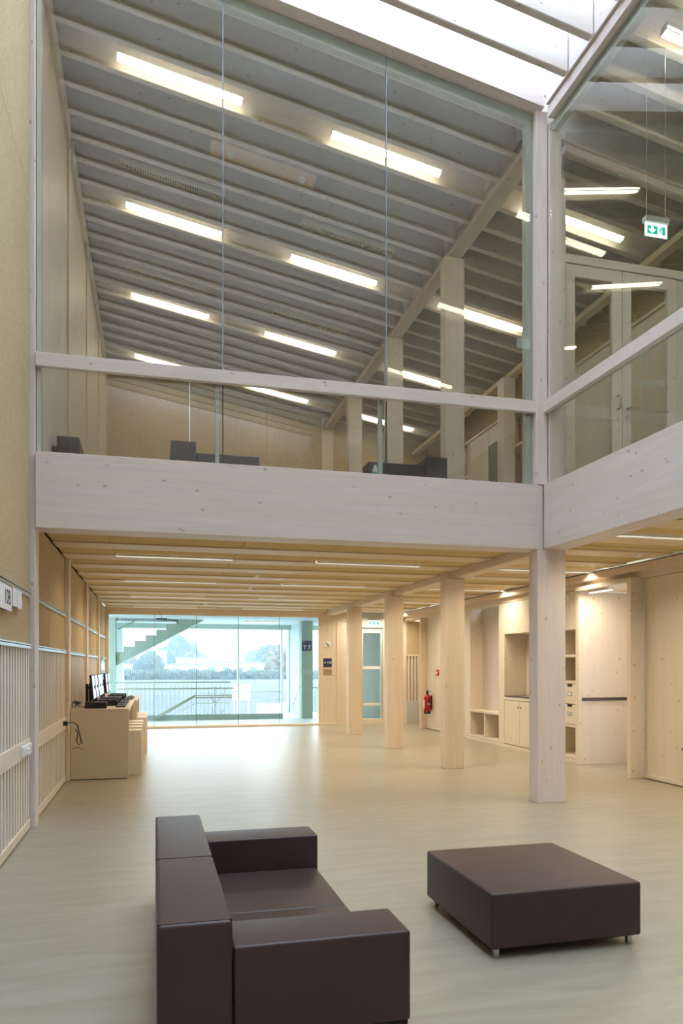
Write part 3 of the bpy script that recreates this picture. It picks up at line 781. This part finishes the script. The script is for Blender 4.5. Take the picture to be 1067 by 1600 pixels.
for i, y in enumerate([11.45, 12.05, 12.70, 13.22, 14.05, 14.75]):
    z = .99; dx = 0 if i < 4 else .03
    a = ordn[i]+(' the camera' if i < 5 else ' from the camera')
    l1, l2, l3, l4 = ('black flat monitor on the counter desks, '+a), ('flat black desktop computer, '+a), ('black keyboard on the counter desks, '+a), ('black computer mouse on the counter desks, '+a)
    if mon is None: mon = make_pc(l1); pc = make_box_pc(l2); kb = make_kb(l3); ms = make_mouse(l4); A, B, D, E = mon, pc, kb, ms
    else: A = copy_tree(mon, label=l1); B = copy_tree(pc, label=l2); D = copy_tree(kb, label=l3); E = copy_tree(ms, label=l4)
    A.location = (-.84+dx, y, z+.0); B.location = (-.66+dx, y-.31, z)
    if i == 0: B.location = (-.78, 11.05, z)
    D.location = (-.47+dx*1.5, y-.15+(.12 if i == 0 else 0), z); E.location = (-.455+dx, y+.16, z)
t = thing('cable_tangle', 'tangle of black cables behind the nearest computer', 'cables', (-1.06, 10.98, .995))
for k in range(4):
    pts = [(random.uniform(-.05, .08), random.uniform(-.1, .25), .01+.1*abs(math.sin(j*1.3+k))) for j in range(6)]
    MB().tube(pts, .004, 6).build('cable', 'black', t, True)
t = thing('power_cable', 'black power cable hanging from the socket board beside the desk', 'cable', (-1.16, 10.4, 0))
MB().box(-.005, .05, -.03, .03, .80, .86, .01, 2).build('plug', 'black', t)
MB().tube([(.04, 0, .83), (.12, .06, .84), (.17, .12, .78), (.19, .14, .66), (.21, .16, .56), (.18, .16, .52), (.15, .14, .58), (.17, .13, .68), (.14, .1, .74)], .007, 8).build('cable', 'black', t, True)
MB().tube([(.16, .1, .80), (.20, .15, .62), (.22, .16, .54)], .006, 8).build('cable', 'black', t, True)
MB().tube([(.03, 0, .80), (.06, .05, .66), (.06, .08, .5), (.05, .08, .44)], .004, 6).build('cable', 'orange', t, True)
MB().tube([(.1, .06, .48), (.17, .1, .50), (.24, .16, .46)], .0035, 6).build('cable', 'black', t, True)
# socket strip near the left edge
t = thing('socket_strip', 'white socket strip on the pale board at the left edge', 'socket', (-1.163, 7.38, .815))
MB().box(-.001, .03, -.22, .22, -.05, .05, .005, 1).build('housing', 'white', t)
for k in range(3): MB().tube([(.031, -.14+.14*k, 0), (.036, -.14+.14*k, 0)], .026, 14).build('socket', 'grey', t)
MB().box(.03, .07, -.17, -.11, -.03, .03, .006, 1).build('plug', 'white', t)
# papers on the picture rail
for (y0, y1, z0, z1, lb, tx) in ((6.12, 6.62, 2.05, 2.25, 'sheet of paper printed 10B hanging from the picture rail', '10B'),
                                 (6.66, 6.86, 2.105, 2.26, 'left small blank slip of paper hanging from the picture rail', None),
                                 (6.88, 7.10, 2.10, 2.26, 'right small blank slip of paper hanging from the picture rail', None)):
    t = thing('paper_sheet', lb, 'paper', (-1.145, (y0+y1)/2, z0))
    MB().box(-.001, .001, -(y1-y0)/2, (y1-y0)/2, 0, z1-z0).build('sheet', 'paper', t)
    if tx: text('print', tx, .17, 'ink', t, (.0025, .06, .10), (PI/2, 0, PI/2), .0005)
# small clip on post 2 and round-topped mirror panel
tag(MB().box(-1.126, -1.118, 10.80, 10.92, 2.02, 2.2, .003, 1).build('post_label', 'white'), 'small white plate on the second post of the left wall', 'plate')
t = thing('mirror_panel', 'narrow reflective panel with a rounded top on the left wall near the window', 'mirror', (-1.12, 17.55, 1.10))
pts = [(-.6, 0), (.6, 0)]+[(.6*math.cos(a), .45+.25*math.sin(a)) for a in [PI*k/14 for k in range(15)]]
MB().prism(pts, 'X', -.03, 0).build('frame', 'grey', t)
MB().prism([(p*.92, .02+q*.95) for p, q in pts], 'X', .001, .004).build('mirror_glass', plain('mirror_face', (210, 220, 225), .08, metal=.9), t)

# ================================================================== RIGHT WALL UNITS
F = 6.72   # front plane of the units
def unit(name, lb, cat): return thing(name, lb, cat)
# drawer and shelf unit
u = unit('shelf_unit', 'tall timber unit with open shelves and two drawers, between the recess and front column', 'cabinet')
ya, yb = 10.71, 11.45
box('side_panel', F, 7.24, ya, ya+.035, .06, 2.83, 'cZ', u); box('side_panel', F, 7.24, yb-.03, yb, .06, 2.83, 'cZ', u)
box('plinth', F, 7.2, ya, yb, .0, .055, 'cY', u)
box('back_panel', 7.20, 7.24, ya+.036, yb-.031, .06, 2.83, 'cZ', u)
for z in (.06, .58, 1.30, 1.74): box('shelf', F+.003, 7.195, ya+.036, yb-.031, z, z+.045, 'cY', u)
box('upper_panel', F+.003, 7.19, ya+.036, yb-.031, 2.20, 2.83, 'cZ', u)
for z in (.63, .965):
    d = box('drawer', F-.003, 7.15, ya+.037, yb-.032, z, z+.325, 'cY', u, .002, 1)
    box('grip', F-.006, F-.002, ya+.16, ya+.30, z+.285, z+.325, 'ink', d)
    box('label_plate', F-.008, F-.003, ya+.17, ya+.29, z+.13, z+.20, 'bluegrey', d)
    box('label_card', F-.010, F-.008, ya+.19, ya+.27, z+.142, z+.188, 'white' if z > .9 else 'grey', d)
tag(box('book', F+.06, F+.26, 10.80, 10.86, 1.346, 1.62, plain('dark_red_cover', (120, 30, 40), .5)), 'dark red book standing on the shelf above the drawers', 'book')
t = thing('wall_unit_switch', 'small switch and grille on the panel above the open shelves', 'switch', (F-.001, 11.1, 2.72))
MB().box(-.02, 0, -.02, .13, -.12, .10, .003, 1).build('grille', 'grey', t); MB().box(-.015, 0, -.14, -.07, -.05, .06, .003, 1).build('switch_plate', 'white', t)
# kitchenette
u = unit('kitchenette', 'timber kitchenette with sink niche and double cupboard doors', 'cabinet')
ya, yb = 11.46, 13.53
box('side_panel', F, 7.24, yb-.22, yb, .06, 2.83, 'cZ', u); box('side_panel', F, 7.24, ya, ya+.04, .06, 2.83, 'cZ', u)
box('plinth', F, 7.2, ya, yb, 0, .055, 'cY', u)
box('upper_panel', F, 7.24, ya+.041, yb-.221, 2.22, 2.83, 'cZ', u)
box('niche_back', 7.20, 7.24, ya+.041, yb-.221, .96, 2.22, 'cZ', u)
box('counter_rail', F, 7.19, ya+.041, yb-.221, .93, .985, 'cY', u)
ct = box('countertop', F-.002, 7.195, ya+.042, yb-.222, .986, 1.006, 'black_met', u)
MB().box(6.84, 7.10, 12.4, 12.9, 1.0062, 1.010).build('sink', 'steel', ct)
MB().tube([(7.13, 12.65, 1.006), (7.13, 12.65, 1.22), (7.10, 12.65, 1.26), (7.0, 12.65, 1.25)], .011, 10).build('tap', 'steel', ct, True)
yd = [ya+.045, 12.08, 12.69, yb-.225]
box('carcass', 6.76, 7.19, ya+.042, yb-.222, .06, .92, 'cZ', u)
for i, (a, b) in enumerate(zip(yd, yd[1:])):
    d = box('cupboard_door', F+.003, 6.755, a+.003, b-.003, .07, .92, 'cZ', u, .002, 1)
    yk = b-.05 if i == 1 else a+.05
    MB().tube([(F-.006, yk, .80), (F+.004, yk, .80)], .014, 12).build('lock', 'black_met', d)
# wardrobe with bench
u = unit('wardrobe_bench', 'timber wardrobe niche with bench over two open cubbies', 'cabinet')
ya, yb = 13.535, 15.19
box('side_panel', F, 7.24, ya, ya+.02, .06, 2.86, 'cZ', u)
box('side_panel', F, 7.24, 14.92, yb, .06, 2.86, 'cZ', u)
box('plinth', F, 7.2, ya, yb, 0, .055, 'cY', u)
box('back_panel', 7.20, 7.24, ya+.021, 14.919, .06, 2.86, 'cZ', u)
box('bench_top', F, 7.195, ya+.021, 14.919, .60, .645, 'cY', u)
box('divider', F+.01, 7.19, 14.22, 14.26, .105, .599, 'cZ', u)
box('bottom_shelf', F, 7.19, ya+.021, 14.919, .06, .10, 'cY', u)
box('back_board', 7.02, 7.04, ya+.022, 14.02, .646, 2.85, 'wZ', u); box('back_board', 7.02, 7.04, 14.035, 14.918, .646, 2.85, 'wZ', u)
box('head_rail', F, 6.76, ya+.021, 14.919, 2.80, 2.86, 'cY', u)
# extinguisher and alarm
t = thing('fire_extinguisher', 'red fire extinguisher hanging on the right wall beside the far jamb', 'extinguisher', (6.62, 17.28, .40))
MB().lathe([(.07, 0), (.085, .01), (.085, .055)], 0, 0, 20).build('foot_ring', 'black', t, True)
MB().lathe([(.084, .056), (.085, .38), (.078, .43), (.05, .465), (.03, .48)], 0, 0, 20).build('cylinder', 'red', t, True)
MB().lathe([(.028, .481), (.03, .52), (.02, .54)], 0, 0, 12).box(-.02, .02, -.09, .05, .54, .555).box(-.015, .015, -.08, .04, .565, .58).build('valve', 'black', t)
MB().tube([(0, -.04, .51), (0, -.10, .48), (0, -.115, .38), (0, -.112, .2)], .011, 8).build('hose', 'black', t, True)
MB().box(-.02, .04, -.088, -.083, .22, .27).box(-.088, -.084, -.035, .035, .14, .34).build('instruction_label', 'paper', t)
MB().box(.086, .118, -.03, .03, .1, .45).build('wall_bracket', 'black', t)
t = thing('fire_alarm', 'small red fire alarm box on the right wall above the extinguisher', 'alarm', (6.739, 16.86, 1.36))
MB().box(-.03, 0, -.07, .07, 0, .14, .004, 1).build('housing', 'red', t); MB().box(-.032, -.0305, -.035, .035, .04, .10).build('window', 'paper', t)
# signs on the back wall panel
t = thing('sign', 'small white pictogram sign on the timber panel beside the window', 'sign', (4.545, YB-.001, 2.17))
MB().box(-.09, .09, -.008, 0, -.075, .075, .002, 1).build('plate', 'paper', t)
MB().tube([(-.05, -.011, .03), (-.01, -.011, .04)], .012, 6).tube([(.0, -.011, -.02), (.05, -.011, -.035)], .012, 6).tube([(-.03, -.011, 0), (.03, -.011, .0)], .006, 6).build('pictogram', 'ink', t)
t = thing('sign', 'square dark blue room number sign on the timber panel beside the window', 'sign', (4.55, YB-.001, 1.68))
MB().box(-.115, .115, -.008, 0, -.115, .115, .002, 1).build('plate', 'blue', t); text('lettering', 'H 1.08', .075, 'paper', t, (0, -.011, 0), (PI/2, 0, 0))
t = thing('sign', 'tan name plate under the blue room number sign', 'sign', (4.55, YB-.001, 1.435))
MB().box(-.115, .115, -.008, 0, -.08, .08, .002, 1).build('plate', 'tan', t)
for z in (.03, -.01): MB().box(-.09, .09, -.0095, -.0081, z, z+.004).build('groove', 'ink', t)
# bottle and small item on the upper beam
t = thing('bottle', 'small white bottle with green label standing on the upper floor edge', 'bottle', (2.42, 7.95, 3.706))
MB().lathe([(.028, 0), (.03, .005), (.03, .10), (.02, .125), (.015, .13)], 0, 0, 14).build('body', 'white', t, True)
MB().lathe([(.0305, .03), (.0305, .07)], 0, 0, 14).build('label_band', plain('teal', (40, 160, 150), .5), t, True)
MB().lathe([(.018, .1305), (.018, .155)], 0, 0, 12).build('cap', 'white', t)

# ================================================================== STAIR HALL
hs = sroot('stair_hall')
HY = 24.6
box('hall_floor', -3.2, 9.0, YB+.02, 22.05, -.3, 0, 'grey', hs)
box('hall_floor', -3.2, -1.5, 22.05, HY, -.3, 0, 'white', hs)
box('hall_floor', 3.85, 9.0, 22.05, HY, -.3, 0, 'white', hs)
box('hall_ceiling', -3.2, 9.0, YB+.2, HY, 2.96, 3.1, 'hall_white', hs)
box('hall_beam', -3.2, 9.0, HY-.25, HY, 2.80, 2.96, 'hall_green', hs)
box('hall_wall', -3.3, -3.2, YB+.2, HY, -4, 3.1, 'hall_white', hs)
box('hall_wall', -3.2, -.98, HY, HY+.2, -4, 3.1, 'hall_white', hs)
box('hall_wall', -1.4, -1.05, 21.9, 22.4, 0, 2.96, 'hall_green', hs)
box('hall_wall', 4.47, 4.62, 22.35, HY+.2, -4, 2.96, 'hall_white', hs)
box('hall_wall', 5.62, 9.0, 22.2, 22.35, 0, 2.96, plain('hall_grey_wall', (226, 231, 226), .6), hs)
box('hall_wall', -1.0, 9, HY, HY+.15, -4.2, -.02, 'hall_white', hs)
box('hall_wall', 6.95, 7.1, 20.6, 22.2, 0, 2.96, 'hall_white', hs)
tag(box('concrete_pier', 4.35, 4.69, 21.9, 22.3, 0, 2.955, 'hall_green'), 'grey-green square pier in the stair hall carrying the blue sign', 'pier')
t = thing('sign', 'dark blue T7 sign on the green pier in the stair hall', 'sign', (4.50, 21.898, 2.20))
MB().box(-.155, .155, -.01, 0, -.155, .155, .002, 1).build('plate', 'blue', t); text('lettering', 'T 7', .17, 'paper', t, (.0, -.013, -.05), (PI/2, 0, 0))
MB().prism([(-.12, .10), (-.09, .13), (-.07, .10)], 'Y', -.013, -.0105).build('mark', 'paper', t)
w5 = sroot('window_5')
for a, b in ((-.98, 2.70), (2.76, 4.17), (4.70, 9.0)):
    box('glass_pane', a, b, HY+.05, HY+.06, -.02, 2.80, 'glass_clear', w5)
box('mullion', 2.70, 2.76, HY-.0, HY+.12, -.02, 2.80, 'grey', w5)
box('mullion', 4.17, 4.23, HY-.0, HY+.12, -.02, 2.80, 'grey', w5); box('mullion', 4.38, 4.46, HY, HY+.12, -.02, 2.80, 'white', w5)
box('mullion', -.98, -.92, HY-.0, HY+.12, -.02, 2.80, 'white', w5)
# rising flight
fl = thing('stair_flight', 'grey-green concrete stair flight rising to the right in the stair hall', 'stairs')
pts = [(-1.04, 1.60)]
x, z = -1.04, 1.99
n = 0
while z < 2.94:
    pts.append((x, z)); x += .2 if x < -1 else .305; pts.append((x, z)); z += .165
pts.append((x, 2.955)); pts.append((1.45, 2.955))
pts = [p for p in pts if p[1] <= 2.956]
MB().prism(pts, 'Y', 22.1, 23.4).build('flight', 'hall_green', fl)
rd = MB(); k = 0
xx = -1.0
while xx < 1.5:
    n = int((xx+1.145)/.305); zt = 1.99+.165*n
    if zt < 2.8: rd.tube([(xx, 22.14, zt), (xx, 22.14, 2.955)], .005, 5)
    xx += .10
rd.build('rods', 'rail_cream', fl)
MB().tube([(-1.0, 22.18, 2.65), (-.55, 22.18, 2.88)], .02, 8).build('handrail', 'rail_cream', fl, True)
# guard rail around the stair well
gr = thing('guard_rail', 'cream guard rail with thin bars around the stair well', 'railing')
MB().box(-1.04, 2.22, 22.02, 22.06, 1.09, 1.13).build('top_rail', 'rail_cream', gr)
for i in range(27):
    xx = -.96+i*.12
    MB().tube([(xx, 22.04, -.1), (xx, 22.04, 1.09)], .005, 5).build('bar', 'rail_cream', gr)
g2 = thing('guard_rail', 'lower cream guard rail along the outer glazing right of the landing', 'railing')
MB().box(2.5, 4.17, 24.30, 24.34, .72, .76).box(2.5, 4.17, 24.30, 24.34, .46, .49).build('top_rail', 'rail_cream', g2)
for i in range(15):
    MB().tube([(2.55+i*.11, 24.32, -.2), (2.55+i*.11, 24.32, .72)], .005, 5).build('bar', 'rail_cream', g2)
hr = thing('handrail', 'pale handrail descending to the left in the stair well', 'handrail')
MB().tube([(-1.0, 21.9, .93), (2.32, 21.9, .93), (2.25, 21.95, .66), (1.2, 21.95, .66), (1.18, 21.95, .70), (.05, 21.95, .05)], .022, 8).build('rail', 'rail_cream', hr)
MB().tube([(2.25, 21.98, .72), (1.15, 21.98, .72), (0.0, 21.98, .08)], .018, 8).build('rail', 'rail_cream', hr)
MB().tube([(2.25, 22.5, .46), (1.2, 22.5, .46), (.5, 22.5, .05)], .018, 8).build('rail', 'rail_cream', hr)
h2 = thing('handrail', 'thin steel handrail beside the green pier', 'handrail')
MB().tube([(4.02, 21.6, .45), (4.22, 21.6, .94), (4.80, 21.6, .94)], .014, 8).tube([(4.75, 21.6, .94), (4.75, 21.6, .86)], .012, 6).build('rail', 'steel', h2)
for x in (4.05, 4.7): MB().tube([(x, 21.6, 0), (x, 21.6, .5 if x < 4.5 else .86)], .008, 6).build('post', 'steel', h2)
tag(box('well_parapet', -1.0, 3.80, 22.055, 22.09, -.25, .16, plain('teal_parapet', (150, 172, 170), .4)), 'low grey-teal band at the edge of the stair well', 'parapet')
t = thing('ceiling_lamp', 'bright strip lamp on the stair hall ceiling', 'lamp', (3.15, 22.4, 2.92))
MB().box(-.5, .5, -.15, .15, 0, .039).build('housing', 'white', t); MB().box(-.48, .48, -.13, .13, -.006, -.0005).build('diffuser', 'hall_lamp', t)
t = thing('hall_sensor', 'small dark sensor strip above the first pane of the window', 'sensor', (.20, YB+.28, 2.80))
MB().box(-.14, .14, -.02, .02, 0, .03).build('strip', 'ink', t); MB().tube([(0, 0, .03), (0, 0, .16)], .006, 6).build('stem', 'ink', t)

# ================================================================== LANDSCAPE
gm = plain('field_soil', (68, 67, 68), .9, var=.08, bscale=.05)
struct(box('ground', -600, 900, 25.2, 1600, -4.6, -4.2, gm))
leafm = [plain('tree_dark', (40, 56, 48), .9, var=.2, bscale=.8), plain('tree_olive', (62, 68, 46), .9, var=.2, bscale=.8), plain('tree_autumn', (84, 70, 48), .9, var=.2, bscale=.8)]
bark = plain('bark', (84, 72, 60), .9)
def blob(mb, c, r, sz=1.0):
    res = bmesh.ops.create_icosphere(mb.bm, subdivisions=2, radius=1)
    for v in res['verts']:
        n = v.co.copy(); k = r*(1+.25*math.sin(n.x*7+c[0])*math.sin(n.y*6+c[1])+.12*random.uniform(-1, 1))
        v.co = Vector(c)+Vector((n.x*k, n.y*k, n.z*k*sz))
def tree(x, y, h, wd, kind, lb):
    t = thing('tree', lb, 'tree', (x, y, -4.2), 'trees beyond the field')
    m = MB(); 
    for i in range(34):
        a = random.uniform(0, 6.28); rr = random.uniform(0, wd*.36); q = random.uniform(.28, .92)
        rr *= 1.15-.75*max(0, q-.5)*2
        blob(m, (rr*math.cos(a), rr*math.sin(a), h*q), wd*random.uniform(.09, .19), 1.1)
    m.build('crown', leafm[kind], t)
    MB().tube([(0, 0, 0), (.1, 0, h*.5)], [wd*.04, wd*.02], 6).build('trunk', bark, t)
# hedge along the far side of the field
hm = MB()
for i in range(150):
    x = -60+i*2.3+random.uniform(-1, 1); blob(hm, (x, 312+random.uniform(-3, 3), -4.2+1.6), random.uniform(2.0, 3.2), .9)
tag(hm.build('hedge', leafm[0]), 'long dark hedge along the far edge of the field', 'hedge')
from math import tan
kinds = ['dark round tree beyond the field', 'olive bushy tree beyond the field', 'autumn brown tree beyond the field']
def at(u, Y):  # bearing helper: ground x for a distant object at depth Y seen at bearing u
    a = (u-533.5)/1150.; c, s_ = math.cos(math.radians(14.317)), math.sin(math.radians(14.317))
    return Y*(a*c+s_)/(c-a*s_)
desc = [(222, 362, 10, 12, 0, 'dark round tree beyond the field at the far left'), (236, 378, 12, 14, 1, 'olive bushy tree second from the left beyond the field'),
        (266, 490, 20, 17, 0, 'tall dark tree left of the dark tree group'), (280, 510, 25, 22, 0, 'tallest dark tree in the middle of the tree group'), (296, 540, 23, 20, 2, 'tall brownish tree at the right of the tree group'),
        (322, 575, 14, 13, 0, 'lone dark tree right of the tree group'), (395, 560, 16, 18, 1, 'olive tree just right of the window mullion'), (418, 470, 18, 20, 0, 'big dark tree near the right end of the view'),
        (436, 352, 15, 18, 2, 'autumn coloured tree at the right end of the view'), (205, 440, 11, 11, 2, 'small brown tree partly behind the stairs')]
for u, Y, h, wd, k, lb in desc: tree(at(u, Y), Y, h, wd, k, lb)
wallm = plain('hall_facade', (186, 186, 184), .8); roofm = plain('hall_roof', (130, 134, 138), .7); tile = plain('roof_tile', (150, 110, 96), .8)
dkm = plain('dark_window', (90, 104, 116), .3)
def bld(u, Y, wdt, dep, h, lb, pitched=False, windows=6):
    t = thing('building', lb, 'building', (at(u, Y), Y, -4.2), 'buildings beyond the hedge')
    box('wall', -wdt/2, wdt/2, 0, dep, 0, h, wallm, t)
    if pitched: MB().prism([(-.6, h), (dep+.6, h), (dep/2, h+dep*.45)], 'X', -wdt/2-.4, wdt/2+.4).build('roof', tile, t)
    else: box('roof', -wdt/2-.4, wdt/2+.4, -.4, dep+.4, h, h+.8, roofm, t)
    for i in range(windows):
        x = -wdt/2+wdt*(i+.5)/windows
        f = box('window', x-wdt*.25/windows, x+wdt*.25/windows, -.12, .0, h*.45, h*.75, dkm, t)
bld(262, 400, 66, 20, 6.0, 'long low white hall behind the left part of the hedge', windows=8)
bld(330, 450, 40, 25, 10, 'white hall left of the window mullion', windows=4)
bld(364, 352, 26, 18, 7, 'white hall directly beside the window mullion', windows=4)
bld(402, 376, 30, 16, 6.5, 'low white hall right of the window mullion', windows=5)
bld(244, 450, 12, 10, 14, 'small white block rising behind the long low hall', windows=2)
for i, (u, Y, h) in enumerate([(345, 640, 12), (365, 680, 14), (385, 660, 16), (404, 620, 19), (420, 650, 16), (310, 620, 12), (434, 600, 14)]):
    bld(u, Y, 16, 13, h, 'pitched roof house on the distant slope, %s' % ['left of the mullion', 'just behind the mullion', 'right of the mullion', 'white gable right of centre', 'before the right hall wall', 'furthest left one', 'furthest right one'][i], True, 3)
# hill on the horizon
hl = MB(); n = 60
top = []
base = []
for i in range(n+1):
    x = -500+i*26
    zt = 34+12*math.sin(i*.21)+6*math.sin(i*.53)+3*math.sin(i*1.7)
    base.append((x, zt))
for i in range(n):
    (xa, za), (xb, zb) = base[i], base[i+1]
    hl.hexa([(xa, 900, -4.2), (xb, 900, -4.2), (xb, 1500, -4.2), (xa, 1500, -4.2)], [(xa, 1150, za), (xb, 1150, zb), (xb, 1300, zb), (xa, 1300, za)])
struct(hl.build('hills', plain('hill_forest', (60, 76, 76), .95, var=.15, bscale=.03)))
# young bare tree outside and two signs on the field edge
t = thing('young_tree', 'bare young tree directly outside the stair hall glazing', 'tree', (2.55, 32, -4.2))
MB().tube([(0, 0, 0), (.03, 0, 2.4), (0, 0, 4.9)], [.05, .035, .01], 6).build('trunk', bark, t)
for i in range(16):
    a = random.uniform(0, 6.28); z = random.uniform(2.2, 4.4); l = random.uniform(.3, .8)
    MB().tube([(0, 0, z), (l*.5*math.cos(a), l*.5*math.sin(a), z+l*.5), (l*.8*math.cos(a), l*.8*math.sin(a), z+l)], [.014, .009, .004], 5).build('branch', bark, t)
for u, Y, wd, z0, z1, lb in ((377, 70, 1.7, -1.7, -.2, 'small white board standing on the field'), (424, 50, 2.0, -3.2, -1.0, 'large white board near the field edge')):
    t = thing('board', lb, 'board', (at(u, Y), Y, -4.2))
    MB().box(-wd/2, wd/2, 0, .06, z0+4.2, z1+4.2).build('panel', 'white', t)
    for s_ in (-1, 1): MB().box(s_*wd*.4-.05, s_*wd*.4+.05, .06, .14, 0, z1+4.1).build('leg', 'grey', t)

# haze over the valley
hz = box('haze', -700, 1000, 120, 1590, -4.1, 160, 'glass')
m = bpy.data.materials.new('haze'); m.use_nodes = True; nt = m.node_tree; nt.nodes.clear()
vs = nt.nodes.new('ShaderNodeVolumeScatter'); vs.inputs['Color'].default_value = (.80, .92, 1, 1); vs.inputs['Density'].default_value = .0009
ou = nt.nodes.new('ShaderNodeOutputMaterial'); nt.links.new(vs.outputs[0], ou.inputs['Volume'])
hz.data.materials.clear(); hz.data.materials.append(m); struct(hz)
